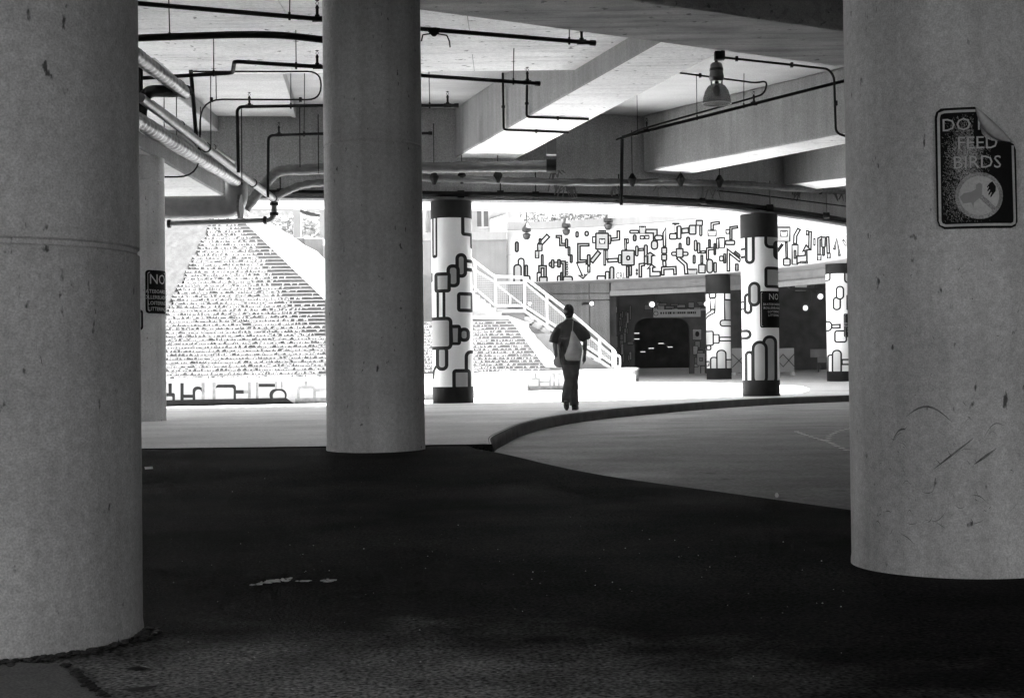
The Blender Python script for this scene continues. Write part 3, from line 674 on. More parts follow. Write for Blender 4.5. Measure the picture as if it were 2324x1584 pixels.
# spandrel beam behind the soffit
sp = tag(MB().strip(arc(13.62, -2, 66, 60), arc(14.3, -2, 66, 60), 3.62, 5.34, M_GREY).obj('spandrel_beam', bevel=.02), 'grey curved beam under the white mural wall', 'beam')
MB().strip(arc(13.5, -2, 66, 60), arc(13.61, -2, 66, 60), 3.56, 3.74, M_PALE).obj('lower_flange', sp)
# concrete wall left of the garage mouth
M_WALLG = mat('grey_concrete_wall', .26, .12, .85, 1.5, streak=.15, bump=.15, grain=.2, gs=25)
xa, xb = aty(1200, 750, 55.5).x, aty(1384, 750, 55.5).x
wl = thing('concrete_wall', ((xa+xb)/2, 55.5, .4), 'grey concrete wall behind the white stair railing', 'wall')
xm = aty(1338, 700, 55.5).x
for u, v in ((xa-3, xm-.02), (xm+.02, xb)):
    for z0, z1 in ((.4, 3.50), (3.53, 3.76), (3.79, 5.3)): MB().box((u, 55.5, z0), (v, 55.9, z1), M_WALLG).obj('wall_panel', wl, bevel=.015)
MB().box((xa-3, 55.62, .4), (xb-.05, 56.0, 5.3), M_WALLG).obj('wall_core', wl)
# garage interior
intr = thing('garage_wall', (9, 62, .5), 'dark painted inner wall of the far garage with a black opening', 'wall')
pxl = lambda px: aty(px, 800, 60).x
X = [pxl(v) for v in (1384, 1440, 1565, 1664)]
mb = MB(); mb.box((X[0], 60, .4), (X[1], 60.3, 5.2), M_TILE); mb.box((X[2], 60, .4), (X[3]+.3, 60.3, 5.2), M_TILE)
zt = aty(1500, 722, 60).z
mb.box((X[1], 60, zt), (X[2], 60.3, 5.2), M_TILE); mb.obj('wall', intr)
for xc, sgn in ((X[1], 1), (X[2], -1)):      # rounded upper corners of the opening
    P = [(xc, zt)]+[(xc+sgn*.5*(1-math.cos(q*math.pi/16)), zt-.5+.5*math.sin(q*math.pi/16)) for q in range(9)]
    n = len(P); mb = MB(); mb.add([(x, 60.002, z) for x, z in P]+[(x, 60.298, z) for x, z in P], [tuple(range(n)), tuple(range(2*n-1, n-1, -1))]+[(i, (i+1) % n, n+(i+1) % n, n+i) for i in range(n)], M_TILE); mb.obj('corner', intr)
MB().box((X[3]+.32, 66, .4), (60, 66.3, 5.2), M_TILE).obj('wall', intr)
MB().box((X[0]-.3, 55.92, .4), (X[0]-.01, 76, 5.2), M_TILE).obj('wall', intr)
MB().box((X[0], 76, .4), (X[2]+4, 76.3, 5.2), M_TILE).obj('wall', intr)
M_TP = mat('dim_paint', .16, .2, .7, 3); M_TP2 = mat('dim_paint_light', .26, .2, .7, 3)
shp = []; rnd = random.Random(11)
for i in range(30):
    x = rnd.uniform(1388, 1428); y = rnd.uniform(690, 830); shp.append(('B', x, y, x+rnd.uniform(4, 10), y+rnd.uniform(10, 34), 2, rnd.choice('12')))
for i in range(22):
    x = rnd.uniform(1430, 1590); y = rnd.uniform(684, 700); shp.append(('B', x, y, x+rnd.uniform(8, 22), y+rnd.uniform(5, 14), 2, rnd.choice('12')))
for i in range(14):
    x = rnd.uniform(1568, 1600); y = rnd.uniform(740, 838); shp.append(('B', x, y, x+rnd.uniform(6, 16), y+rnd.uniform(8, 22), 2, rnd.choice('12')))
shp += [('B',1571,746,1593,772,2,'2'),('B',1578,752,1587,764,5,'K'),('B',1581,801,1601,830,2,'2'),('B',1587,811,1595,820,1,'1'),('B',1423,775,1439,783,3,'1')]
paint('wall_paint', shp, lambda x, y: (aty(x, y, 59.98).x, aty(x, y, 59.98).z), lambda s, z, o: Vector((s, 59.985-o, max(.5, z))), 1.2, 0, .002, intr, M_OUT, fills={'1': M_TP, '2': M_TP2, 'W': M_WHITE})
# hanging banner over the dark opening
t = thing('hanging_banner', aty(1537, 710, 58.5), 'pale narrow banner with small dark lettering over the black opening', 'sign')
a = aty(1483, 703, 58.5); b = aty(1590, 719, 58.5); M_BAN = mat('banner_cloth', .30, .1, .8, 3)
MB().box((a.x, 58.48, b.z), (b.x, 58.52, a.z), M_BAN).obj('banner_cloth', t)
mb = MB(); x = a.x+.12
mb.tube([Vector((a.x+.1+.09*math.cos(q*.7), 58.475, (a.z+b.z)/2+.09*math.sin(q*.7))) for q in range(10)], .012, M_SIGN, 5)
x = a.x+.28
while x < b.x-.2:
    wv = rnd.uniform(.03, .09); mb.box((x, 58.472, (a.z+b.z)/2-.03), (x+wv, 58.478, (a.z+b.z)/2+.06), M_SIGN); x += wv+rnd.choice((.02, .02, .05))
stuff(mb.obj('lettering', t))
for s in (a.x+.1, b.x-.1): MB().tube([(s, 58.5, a.z), (s, 58.5, 5.3)], .008, M_DARK, 5).obj('wire', t)
# globe wall lamps
for px, py, Y, r, lab, arm in ((1343, 689, 55.2, .115, 'round lit lamp on the grey concrete wall above the walking person', -1), (1202, 689, 55.2, .105, 'round lit lamp seen through the mesh of the stair railing', 0),
                          (1480, 691, 57.5, .15, 'round lit lamp left above the pale banner', 1), (1603, 690, 57.5, .13, 'round lit lamp at the edge of the far painted column', 1), (1828, 699, 57, .13, 'lower round lit lamp in the dark garage right of the signed painted column', 1), (1862, 673, 55.5, .14, 'upper round lit lamp beside the far right painted column', -1)):
    p = aty(px, py, Y); t = thing('globe_lamp', p, lab, 'lamp', 'lit globe lamps')
    MB().ball(p, r, M_GLASS, 20).obj('globe', t, smooth=True); MB().ball(p, r*.55, M_LAMP, 20).obj('bulb', t, smooth=True)
    if Y < 56 and px < 1400: MB().tube([p+Vector((-.34, .28, 0)), p+Vector((-.3, .02, .0)), p+Vector((-r, 0, 0))], .05, M_DARK, 8).obj('bracket', t)
    else: MB().tube([p+Vector((arm*.15, .0, r*.7)), p+Vector((arm*.2, .0, .3)), p+Vector((arm*.2, 0, 5.3-p.z))], .03, M_DARK, 8).obj('bracket', t)
# tube lights deep in the dark opening
for i, (px, py, Y, lab) in enumerate(((1432, 757, 64, 'upper left small lit tube'), (1419, 770, 62, 'lower left small lit tube'), (1500, 780, 66, 'upper middle small lit tube'), (1478, 791, 64, 'centre small lit tube'), (1521, 788, 70, 'right small lit tube'), (1459, 799, 68, 'faint lowest small lit tube'))):
    p = aty(max(px, 1445), py, Y+2)
    tag(MB().box((p.x-.12, p.y-.05, p.z), (p.x+.12, p.y+.05, p.z+.025), M_TUBE).obj('tube_light'), lab+' in the black garage opening', 'lamp', 'small tube lights in the black opening')
# crossed barricades
for a_, b_, lab in ((1662, 1692, 'pale barricade with crossed bars left of the signed column'), (1752, 1802, 'pale barricade with crossed bars right of the signed painted column')):
    l, r_ = aty(a_, 850, 55), aty(b_, 790, 55); t = thing('barricade', ((l.x+r_.x)/2, 55, gz(55)), lab, 'barricade', 'barricades in the far garage')
    z0 = gz(55); MB().box((l.x, 55, z0+.12), (r_.x, 55.04, r_.z), M_G2).obj('panel', t)
    mb = MB(); n = max(1, round((r_.x-l.x)/.45)); st = (r_.x-l.x)/n
    for i in range(n):
        q = l.x+i*st; mb.obox((q, 54.98), (q+st, 54.98), .02, z0+.3, z0+.34, M_DARK, r_.z-.25, r_.z-.21); mb.obox((q, 54.965), (q+st, 54.965), .02, r_.z-.25, r_.z-.21, M_DARK, z0+.3, z0+.34)
    mb.obj('crossed_bars', t)
    MB().box((l.x, 54.9, z0), (l.x+.12, 55.15, z0+.12), M_G1).obj('foot', t); MB().box((r_.x-.12, 54.9, z0), (r_.x, 55.15, z0+.12), M_G1).obj('foot', t)
p = aty(1858, 804, 60); t = thing('small_sign', p, 'small pale notice standing in the dark beside the far right column', 'sign')
MB().box((p.x-.35, 60, p.z-.13), (p.x+.35, 60.03, p.z+.22), M_PALE).obj('board', t); MB().box((p.x-.05, 60, p.z-.35), (p.x+.3, 60.03, p.z-.14), M_PALE).obj('board', t)
MB().tube([(p.x, 60.05, gz(60)), (p.x, 60.05, p.z)], .03, M_DARK, 6).obj('post', t)
p0 = aty(1762, 622, 55.2); q = aty(1795, 655, 55.2); r_ = aty(1880, 657, 55.2)
tag(MB().tube(fillet([aty(1700, 619, 54.4), aty(1783, 622, 54.4), aty(1792, 655, 54.4), aty(1900, 658, 54.4)], .15), .06, M_DARK, 10).obj('drain_pipe', smooth=True), 'dark bent pipe under the grey beam right of the signed painted column', 'pipe')
p = aty(1819, 655, 57); tag(MB().box((p.x-.22, 57, p.z-.08), (p.x+.22, 57.2, p.z+.14), M_G1).obj('junction_box', bevel=.02), 'pale square junction box under the far garage ceiling', 'box')

# ================================================================== fountain: front wall, stepped cascades, flanks
WP = [(-9.5, 28.2), (-7.17, 29.4), (-4.05, 30.85), (-.93, 33.7), (.46, 39.2), (1.80, 39.5), (3.2, 43.2), (4.25, 48.0), (4.0, 49.0)]
ft = thing('fountain_wall', (-4, 31, .15), 'low white painted wall in front of the water steps', 'wall')
for i, (p, q) in enumerate(zip(WP, WP[1:])):
    zt0, zt1 = [.715+.14*max(0, min(1, (v[1]-29)/18)) for v in (p, q)]
    d = (Vector(q)-Vector(p)).normalized(); n = Vector((-d.y, d.x))*.17
    P_, Q_ = Vector(p)+n, Vector(q)+n
    MB().obox(P_, Q_, .34, gz(p[1])-.1, zt0-.07, M_OWH, gz(q[1])-.1, zt1-.07).obj('wall', ft)
    MB().obox(P_, Q_, .40, zt0-.068, zt0, M_NOSE, zt1-.068, zt1).obj('coping', ft)
def seg_uv(p, q):
    p, q = Vector(p), Vector(q); d = (q-p).normalized(); n = Vector((d.y, -d.x))
    def uv(px, py):
        r = ray(px, py); tt = p.dot(n)/(r.x*n.x+n.y); return (Vector((r.x*tt, tt))-p).dot(d), EYE+r.z*tt
    def fm(s, z, o): x = p+d*s+n*(.002+o); return Vector((x.x, x.y, z))
    return uv, fm, (q-p).length
def src5(x, y): return ((390+x/5.405)/1.0757, (900+y/5.405)/1.0757)
W5 = [('B',115,195,158,330,2,'K'),('B',60,320,200,470,24,'K'),('B',60,365,165,470,14,'W'),('B',272,190,315,470,2,'K'),('B',300,342,455,384,2,'K'),('B',432,235,570,470,60,'K'),('B',468,275,552,470,40,'W'),
      ('B',552,180,590,470,2,'W2'),('B',592,190,696,470,2,'1'),('B',697,180,738,470,2,'W2'),('B',740,208,1006,560,40,'K'),('B',735,252,972,445,24,'W'),('B',1000,282,1110,330,2,'K'),('B',1105,282,1170,325,2,'W2'),
      ('B',1165,170,1200,430,2,'W2'),('B',1268,170,1302,430,2,'W2'),('B',1305,198,1530,242,2,'K'),('B',1520,165,1548,300,2,'W2'),('B',1600,170,1620,270,2,'W2'),('B',1445,265,1675,430,90,'K'),('B',1490,290,1650,430,70,'1'),
      ('B',1690,340,1815,380,2,'1'),('B',1810,225,2060,420,50,'W2'),('B',1845,262,2022,420,20,'W'),('B',1908,160,1942,230,2,'W2'),('B',2050,262,2240,300,2,'W2')]
def fix5(sh): return sh
fills5 = {'W': M_OWH, '1': M_OW1, '2': M_G2, 'W2': M_WORN}
uvA, fmA, LA = seg_uv(WP[1], WP[2])
def u5(x, y): return uvA(*src5(x, y))
paint('mural_paint', W5, u5, lambda s, z, o: fmA(s, min(z, .63), o), .1, 0, .0012, ft, M_OUT, cut_u=(0, LA), fills=fills5)
# dark base band, fading out to the right
mb = MB()
for k in range(2):
    u, f_, L_ = (seg_uv(WP[0], WP[1]), seg_uv(WP[1], WP[2]))[k]
    hi = L_ if k == 0 else L_*.80
    mb.add([f_(0, .14, .012), f_(hi, .14, .012), f_(hi-(.2 if k else 0), .285, .012), f_(0, .285, .012)], [(0, 1, 2, 3)], M_BAND)
mb.obj('base_band', ft)
mb = MB()
for k in (1, 2, 3, 4, 5, 6):
    u, f_, L_ = seg_uv(WP[k], WP[k+1]); z = gz(WP[k][1]); z2 = gz(WP[k+1][1]); lo = L_*.80 if k == 1 else 0
    mb.add([f_(lo, z-.01, .011), f_(L_, z2-.01, .011), f_(L_, z2+.12, .011), f_(lo, z+.12, .011)], [(0, 1, 2, 3)], M_WORN)
mb.obj('base_band', ft)
def src3(x, y): return ((1130+x/4.648)/1.0757, (700+y/4.648)/1.0757)
W3 = [('B',815,975,835,1040,2,'W2'),('P',[(780,1045),(865,1045),(868,1125)],22,'W2'),('P',[(868,1080),(985,1080)],22,'W2'),('P',[(990,1125),(990,1000),(1035,985),(1035,1125)],20,'W2'),('P',[(1090,1120),(1090,990),(1160,990)],20,'W2')]
uvC, fmC, LC = seg_uv(WP[4], WP[5])
uvB, fmB, LB = seg_uv(WP[3], WP[4])
paint('mural_paint', W3, lambda x, y: uvC(*src3(x, y)), lambda s, z, o: fmC(s, z, o), .1, 0, .0012, ft, M_OUT, cut_u=(0, LC), fills=fills5)
uvD, fmD, LD = seg_uv(WP[5], WP[6])
W3b = [('B',1440,955,1460,1010,2,'W2'),('P',[(1430,1110),(1430,1020),(1525,1020),(1530,1110)],22,'W2'),('P',[(1530,1068),(1620,1068)],18,'W2')]
rnd = random.Random(5)
for i in range(34):
    x = rnd.uniform(1640, 1980); y = rnd.uniform(950, 1050); W3b.append(('B', x, y, x+rnd.uniform(6, 14), y+rnd.uniform(10, 30), 4, 'W2'))
paint('mural_paint', W3b[:3], lambda x, y: uvD(*src3(x, y)), lambda s, z, o: fmD(s, min(z, .70), o), .1, 0, .0012, ft, M_OUT, cut_u=(0, LD), fills=fills5)
uvE, fmE, LE = seg_uv(WP[6], WP[7])
paint('mural_paint', W3b[3:], lambda x, y: uvE(*src3(x, y)), lambda s, z, o: fmE(s, min(z, .72), o), .1, 0, .0012, ft, M_OUT2, cut_u=(0, LE), fills=fills5)
W3c = [('B', 125+i*34+rnd.uniform(-6, 6), rnd.uniform(985, 1050), 143+i*34, 1190, 10, '1') for i in range(18)]
paint('mural_paint', W3c, lambda x, y: uvB(*src3(x, y)), lambda s, z, o: fmB(s, max(.18, min(z, .66)), o), 3, 0, .0012, ft, M_OW1, cut_u=(0, LB), fills=fills5)
# basin ledge behind the wall
poly = [WP[0], WP[1], WP[2], WP[3], WP[4], WP[5], WP[6], WP[7], (3.2, 50), (-3, 50), (-12, 40), (-12, 29)]
poly = [(Vector(p)+Vector((-.05, .3))).to_tuple() for p in poly]
struct(MB().prism(poly, 0, .64, M_PALE).obj('basin'))

def cascade(name, label, Y0, z0, r, td, n, leftline, rightline, wet, seed, xmin=-99, xmax=99):
    """leftline, rightline: pixel (x at y) pairs giving step ends; wet(u, v) in 0..1 tells how much water runs."""
    k = td/r; t = thing(name, ((leftline[0][0]-1162)/F_PX*Y0*.5, Y0, z0), label, 'fountain')
    rnd = random.Random(seed); wv, wf = [], []
    def ends(line, z):
        a = slope_at(*line[0], Y0, z0, k); b = slope_at(*line[1], Y0, z0, k); f = (z-a.z)/(b.z-a.z); return a.x+(b.x-a.x)*f
    for j in range(n):
        z = z0+j*r; y = Y0+j*td
        xl, xr = max(xmin, ends(leftline, z)), min(xmax, ends(rightline, z))
        if xr-xl < .15: continue
        xl += rnd.uniform(-.05, .05); xr += rnd.uniform(-.05, .05)
        mb = MB(); mb.box((xl, y, z-.02), (xr, y+td+.6, z+r-.026), M_BRICK); mb.box((xl-.02, y-.028, z+r-.026), (xr+.02, y+td+.5, z+r), M_NOSE)
        mb.obj('step', t)
        x = xl
        while x < xr:
            u = (x-xl)/(xr-xl); p = wet(u, j/n)
            wd = rnd.uniform(.015, .075)
            if rnd.random() < p:
                zt = z+r-.028-(rnd.uniform(0, .03) if rnd.random() < .45 else 0); zb = z+rnd.choice((0, 0, .01, .03, .05))*rnd.random()*1.2; zb = max(zb, z-.015)
                jx = rnd.uniform(-.02, .02); o = len(wv); yy = y-.012-rnd.uniform(0, .02)
                pts = [(x, zt), (x+wd*.5, zt+.01), (x+wd, zt), (x+wd*.8+jx, (zt+zb)/2), (x+wd*.55+jx, zb), (x+wd*.3+jx, zb+.004), (x+wd*.15+jx, (zt+zb)/2)]
                m_ = len(pts)
                for a, b in pts: wv.append((a, yy+(.0 if b > z+r*.5 else -.012), b))
                for a, b in pts: wv.append((a, yy+.015, b))
                wf += [tuple(range(o, o+m_))]+[(o+i, o+(i+1) % m_, o+m_+(i+1) % m_, o+m_+i) for i in range(m_)]
            x += wd*rnd.uniform(.55, 1.0)
    mb = MB(); mb.add(wv, wf, M_WATER); o = mb.obj('falling_water', t, recalc=False); stuff(o)
    return t
Y1, K1 = 32.4, .075/.0885
def s1(px, py): return slope_at(px, py, Y1, .70, K1)
def wet1(u, v): return max(.02, .84-max(0, min(1, (u-(.66 if v > .22 else .84))/.16))*.80)
cascade('water_steps', 'tall stepped brick cascade with white running water at left', Y1, .70, .0885, .075, 47, ((378, 718), (484, 509)), ((735, 677), (560, 509)), wet1, 3, xmax=-2.6)
Y2, K2 = 40.6, .07/.0875
def s2(px, py): return slope_at(px, py, Y2, .78, K2)
def wet2(u, v): return .80-.62*max(0, min(1, (u-.35)*1.8))
cascade('water_steps', 'smaller stepped brick cascade behind the walking person', Y2, .78, .0875, .07, 17, ((960, 800), (960, 720)), ((1237, 832), (1160, 728)), wet2, 8)
def slabpoly(name, pts3, thick, M, label=None, cat=None, rough=0, seed=1):
    n = len(pts3); mb = MB(); back = [p+Vector((0, thick, -thick*.3)) for p in pts3]
    nrm = (pts3[1]-pts3[0]).cross(pts3[2]-pts3[0])
    from mathutils.geometry import tessellate_polygon
    tr = tessellate_polygon([[p for p in pts3]])
    fs = [tuple(q) for q in tr]+[tuple(n+i for i in reversed(q)) for q in tr]+[(i, (i+1) % n, n+(i+1) % n, n+i) for i in range(n)]
    mb.add(list(pts3)+back, fs, M); o = mb.obj(name)
    if label: tag(o, label, cat)
    return o
# sloping flanks (right and left of the tall steps), with a ragged outer edge
def ragged(a, b, n, amp, seed):
    r = random.Random(seed); return [(a[0]+(b[0]-a[0])*i/n+r.uniform(-amp, amp), a[1]+(b[1]-a[1])*i/n+r.uniform(-amp, amp)) for i in range(n+1)]
px = [(484, 509), (556, 505), (735, 677), (790, 735)]+ragged((790, 640), (720, 575), 6, 3, 1)+ragged((690, 555), (600, 498), 8, 3, 2)+[(572, 488)]
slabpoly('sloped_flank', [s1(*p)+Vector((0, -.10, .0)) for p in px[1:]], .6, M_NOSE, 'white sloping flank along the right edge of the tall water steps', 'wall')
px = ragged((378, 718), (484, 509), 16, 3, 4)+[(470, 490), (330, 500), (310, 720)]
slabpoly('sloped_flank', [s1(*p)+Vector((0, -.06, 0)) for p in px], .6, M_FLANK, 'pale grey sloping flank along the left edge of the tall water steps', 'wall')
px = [(1237, 832), (1160, 728), (1150, 722), (1196, 738)]+ragged((1205, 752), (1262, 812), 8, 2, 6)+[(1290, 835)]
slabpoly('sloped_flank', [s2(*p)+Vector((0, -.10, 0)) for p in px], .6, M_NOSE, 'white sloping flank right of the smaller water steps behind the person', 'wall')
px = [(1065, 716), (1152, 716), (1200, 733), (1200, 738), (1152, 727), (1065, 724)]
slabpoly('ledge', [aty(p[0], p[1], 41.9) for p in px], .7, M_NOSE, 'thin white ledge above the smaller water steps', 'ledge')
px = [(900, 560), (1065, 560), (1065, 840), (940, 845)]
slabpoly('fountain_back', [aty(p[0], p[1], 43.9+(p[0] > 1000)*.0) for p in [(880, 600), (1075, 655), (1290, 800), (1290, 845), (880, 845)]], .4, M_GREY, 'grey retaining wall behind the smaller water steps', 'wall')
px = [(1200, 757), (1262, 757), (1262, 820), (1245, 802), (1205, 766)]
slabpoly('planter_block', [aty(p[0], p[1], 42.3) for p in px], .5, M_GREY, 'dark grey block beside the smaller water steps left of the person', 'block')
# upper planter blocks and posts right of the tall steps
for a_, b_, y0_, y1_, Yd, Mx, lab in ((640, 692, 540, 610, 36.9, M_GREY, 'dark grey stone block right of the tall water steps'), (693, 733, 541, 640, 36.7, M_PALE, 'pale stone block beside the dark one right of the water steps'), (733, 775, 556, 640, 36.2, M_GREY, 'dark block edge just left of the middle column')):
    a, b = aty(a_, y1_, Yd), aty(b_, y0_, Yd); tag(MB().box((a.x, Yd, a.z-.6), (b.x, Yd+1.2, b.z), Mx).obj('stone_block', bevel=.02), lab, 'block')
for px_, lab in ((675, 'white post above the pale stone block'), (735, 'white post at the edge of the middle column')):
    a = aty(px_, 545, 38); tag(MB().box((a.x-.1, 37.9, a.z-.2), (a.x+.1, 38.1, 6.1), M_OWH).obj('white_post', bevel=.01), lab, 'post')
rk = MB(); rnd = random.Random(9)
for i in range(420):
    x = rnd.uniform(600, 735); y = rnd.uniform(492, 540); p = aty(x, y, rnd.uniform(38.5, 39.5)); s = rnd.uniform(.03, .10)
    if y > 480+ (x-560)*.3+25: continue
    rk.ball(p, (s, s, s*.7), M_RUBBLE, 6)
stuff(rk.obj('gravel_bank'))
slabpoly('bank_wall', [aty(*p, 39.6) for p in ((560, 478), (800, 478), (800, 600), (640, 560))], .3, M_RUBBLE, 'pale rough bank behind the posts at the top of the water steps', 'wall')
tag(MB().tube([aty(682, 478, 37.5), aty(705, 487, 37.5), aty(726, 489, 37.5)], .055, M_DARK, 8).obj('hand_rail', smooth=True), 'short dark curved rail above the stone blocks', 'rail')
# building across the top left with three window openings
bl = thing('upper_building', (-14, 58, 5), 'white upper building with dark window openings beyond the water steps', 'building')
MB().box((-26, 58, 0), (-3.5, 62, 14), M_PALE).obj('wall', bl)
for a_, b_ in ((452, 477), (484, 506), (511, 535)):
    a, b = aty(a_, 506, 57.9), aty(b_, 486, 57.9); f = MB().box((a.x, 57.86, a.z-.2), (b.x, 58.05, b.z), M_GLASSD).obj('window', bl)
# ================================================================== stairs with white railing
ST = 43.0
st = thing('stair_flight', (1, ST, .8), 'white concrete stair flight and landing behind the fountain', 'stairs')
def sp_(x, y): return aty(x, y, ST)
# landing and stringers
def band(P, wd, y0, y1, M, name, parent):
    mb = MB(); P = [sp_(*p) for p in P]
    for a, b in zip(P, P[1:]):
        mb.hexa([(a.x, y0, a.z-wd), (b.x, y0, b.z-wd), (b.x, y1, b.z-wd), (a.x, y1, a.z-wd), (a.x, y0, a.z), (b.x, y0, b.z), (b.x, y1, b.z), (a.x, y1, a.z)], M)
    return mb.obj(name, parent)
band([(1030, 628), (1075, 662), (1124, 702), (1190, 702), (1395, 838)], .10, ST-.06, ST+.06, M_RAIL, 'stringer', st)
band([(1124, 712), (1190, 712)], .36, ST+.0, ST+1.8, M_GREY, 'landing', st)
mb = MB()
L0, L1 = sp_(1190, 704), sp_(1395, 838); n = 11
for i in range(n):
    x = L0.x+(L1.x-L0.x)*(i+.5)/n; z = L0.z+(L1.z-L0.z)*(i+1)/n; MB().box((x-.14, ST+.08, z-.25), (x+.16, ST+1.7, z-.03), M_NOSE).obj('step', st)
a = sp_(1190, 730); b = sp_(1390, 845); c = sp_(1190, 845)
mb.hexa([(a.x, ST+.02, .5), (b.x, ST+.02, .5), (b.x, ST+1.75, .5), (a.x, ST+1.75, .5), (a.x, ST+.02, a.z), (b.x, ST+.02, b.z+.05), (b.x, ST+1.75, b.z+.05), (a.x, ST+1.75, a.z)], M_PALE); mb.obj('stair_wall', st)
L0, L1 = sp_(1040, 640), sp_(1150, 725); n = 9
for i in range(n):
    x0_ = L0.x+(L1.x-L0.x)*i/n; x1_ = L0.x+(L1.x-L0.x)*(i+1)/n; z = L0.z+(L1.z-L0.z)*(i+.5)/n
    MB().box((x0_, ST-.75, 1.6), (x1_, ST-.1, z), M_NOSE if True else M_PALE).obj('step', st)
rl = thing('stair_railing', (1, ST, .8), 'white stair railing with square mesh panels', 'railing')
top = [(1030, 558), (1075, 592), (1122, 628), (1190, 630), (1300, 714), (1392, 794), (1397, 800), (1397, 834)]
MB().tube(fillet([sp_(*p) for p in top], .12), .036, M_RAIL, 8).obj('top_rail', rl, smooth=True)
MB().tube(fillet([sp_(1394, 806), sp_(1407, 808), sp_(1407, 832), sp_(1398, 832)], .06), .03, M_RAIL, 8).obj('rail_loop', rl, smooth=True)
low = [(1030, 606), (1075, 652), (1124, 694), (1190, 694), (1395, 828)]
sub = [(1030, 578), (1075, 612), (1124, 642), (1190, 642), (1395, 812)]
MB().tube([sp_(*p) for p in low], .032, M_RAIL, 8).obj('lower_rail', rl)
MB().tube([sp_(*p) for p in sub], .028, M_RAIL, 8).obj('middle_rail', rl)
def yl(L, x):
    for p, q in zip(L, L[1:]):
        if p[0] <= x <= q[0]: return p[1]+(q[1]-p[1])*(x-p[0])/(q[0]-p[0])
    return L[-1][1]
for x in (1078, 1124, 1190, 1241, 1289, 1361, 1391):
    a = sp_(x, yl(top, x)); b = sp_(x, yl(low, x)+9); MB().box((a.x-.042, ST-.04, b.z), (a.x+.042, ST+.04, a.z), M_RAIL).obj('post', rl)
MB().tube([sp_(1124, 644), sp_(1190, 694)], .03, M_RAIL, 6).obj('brace', rl); MB().box((sp_(1158, 690).x-.03, ST-.03, sp_(1158, 694).z), (sp_(1158, 690).x+.03, ST+.03, sp_(1158, 670).z), M_RAIL).obj('post', rl)
for x0_, x1_ in ((1082, 1120), (1128, 1186), (1194, 1238), (1244, 1286), (1292, 1358), (1364, 1388)):
    mb = MB(); x = x0_
    while x <= x1_:
        a = sp_(x, yl(sub, x)); b = sp_(x, yl(low, x)); mb.box((a.x-.0045, ST-.006, b.z), (a.x+.0045, ST+.006, a.z), M_RAIL); x += 4.6
    for yy in range(575, 835, 5):
        seg = [x for x in [x0_+i*.5 for i in range(int((x1_-x0_)*2)+1)] if yl(sub, x) <= yy <= yl(low, x)]
        if len(seg) > 2:
            a, b = sp_(seg[0], yy), sp_(seg[-1], yy); mb.box((a.x, ST-.009, a.z-.0045), (b.x, ST+.002, a.z+.0045), M_RAIL)
    stuff(mb.obj('mesh_infill', rl))
# pale wall, coping and building behind the stairs
wa = aty(1150, 640, 52.9)
pw = thing('pale_wall', (-4, 52.8, 2), 'pale wall with white coping left of the mural', 'wall')
zc = aty(1110, 546, 52.7).z
MB().box((-7.5, 52.75, .4), (CC.x+12*math.cos(math.radians(AEND))-.02, 53.2, zc), M_PALE).obj('wall', pw)
MB().box((-7.5, 52.45, zc+.003), (CC.x+12*math.cos(math.radians(AEND))-.02, 53.3, zc+.30), M_OWH).obj('coping', pw)
b2 = thing('upper_house', (-1, 62, 5), 'pale upper building with a dark double window above the stairs', 'building')
YU = 60
a, b = aty(1000, 540, YU), aty(1152, 440, YU); MB().box((-6.5, YU, 4), (b.x, YU+4, 11), M_PALE).obj('wall', b2)
a, b = aty(1083, 515, YU), aty(1108, 480, YU); wd = MB().box((a.x-.08, YU-.06, a.z-.08), (b.x+.08, YU+.02, b.z+.8), M_PALE).obj('window', b2)
mid = (a.x+b.x)/2
for u, v in ((a.x, mid-.05), (mid+.05, b.x)): MB().box((u, YU-.08, a.z), (v, YU-.062, b.z+.7), M_GLASSD).obj('pane', wd)
a, b = aty(1112, 550, YU), aty(1150, 492, YU); MB().hexa([(a.x, YU-.12, a.z), (b.x, YU-.12, a.z), (b.x, YU-.004, a.z), (a.x, YU-.004, a.z), (a.x, YU-.12, b.z-.12), (b.x, YU-.12, b.z+.1), (b.x, YU-.004, b.z+.1), (a.x, YU-.004, b.z-.12)], M_OWH).obj('panel', b2)
a, b = aty(1152, 550, 61), aty(1182, 470, 61); MB().box((a.x, 61, 4), (b.x, 64, 11), M_GREY).obj('wall', b2)
tag(MB().box((-2, 95, 4), (60, 96, 13), M_OWH).obj('plaza_building'), 'white plaza building far behind the mural', 'building')
# tree and hedges on the plaza
def leaves(c, r, n, seed, s0=.05, s1=.12):
    rnd = random.Random(seed); mb = MB()
    for i in range(n):
        d = Vector((rnd.gauss(0, 1), rnd.gauss(0, 1), rnd.gauss(0, 1))).normalized()*rnd.random()**.5
        p = Vector(c)+Vector((d.x*r[0], d.y*r[1], d.z*r[2])); s = rnd.uniform(s0, s1)
        u = Vector((rnd.gauss(0, 1), rnd.gauss(0, 1), rnd.gauss(0, 1))).normalized(); v = u.orthogonal().normalized()
        mb.add([p-u*s, p+v*s*.5, p+u*s, p-v*s*.5], [(0, 1, 2, 3)], M_LEAF)
    return mb
p = aty(1212, 490, 58); t = thing('small_tree', (p.x, 58, 6), 'dark leafy tree rising behind the left end of the mural', 'tree')
MB().tube([(p.x, 58, 5.9), (p.x+.05, 58, 7.2), (p.x-.1, 58.1, 9.5)], [.09, .07, .03], M_BARK, 8).obj('trunk', t)
mb = MB()
for k in range(6): mb.tube([(p.x, 58, 6.9+k*.35), (p.x+random.uniform(-.7, .7), 58+random.uniform(-.6, .6), 7.5+k*.4)], .025, M_BARK, 5)
mb.obj('limb', t); leaves((p.x, 58, 8.2), (.75, .7, 1.8), 1500, 2).obj('crown', t, recalc=False)
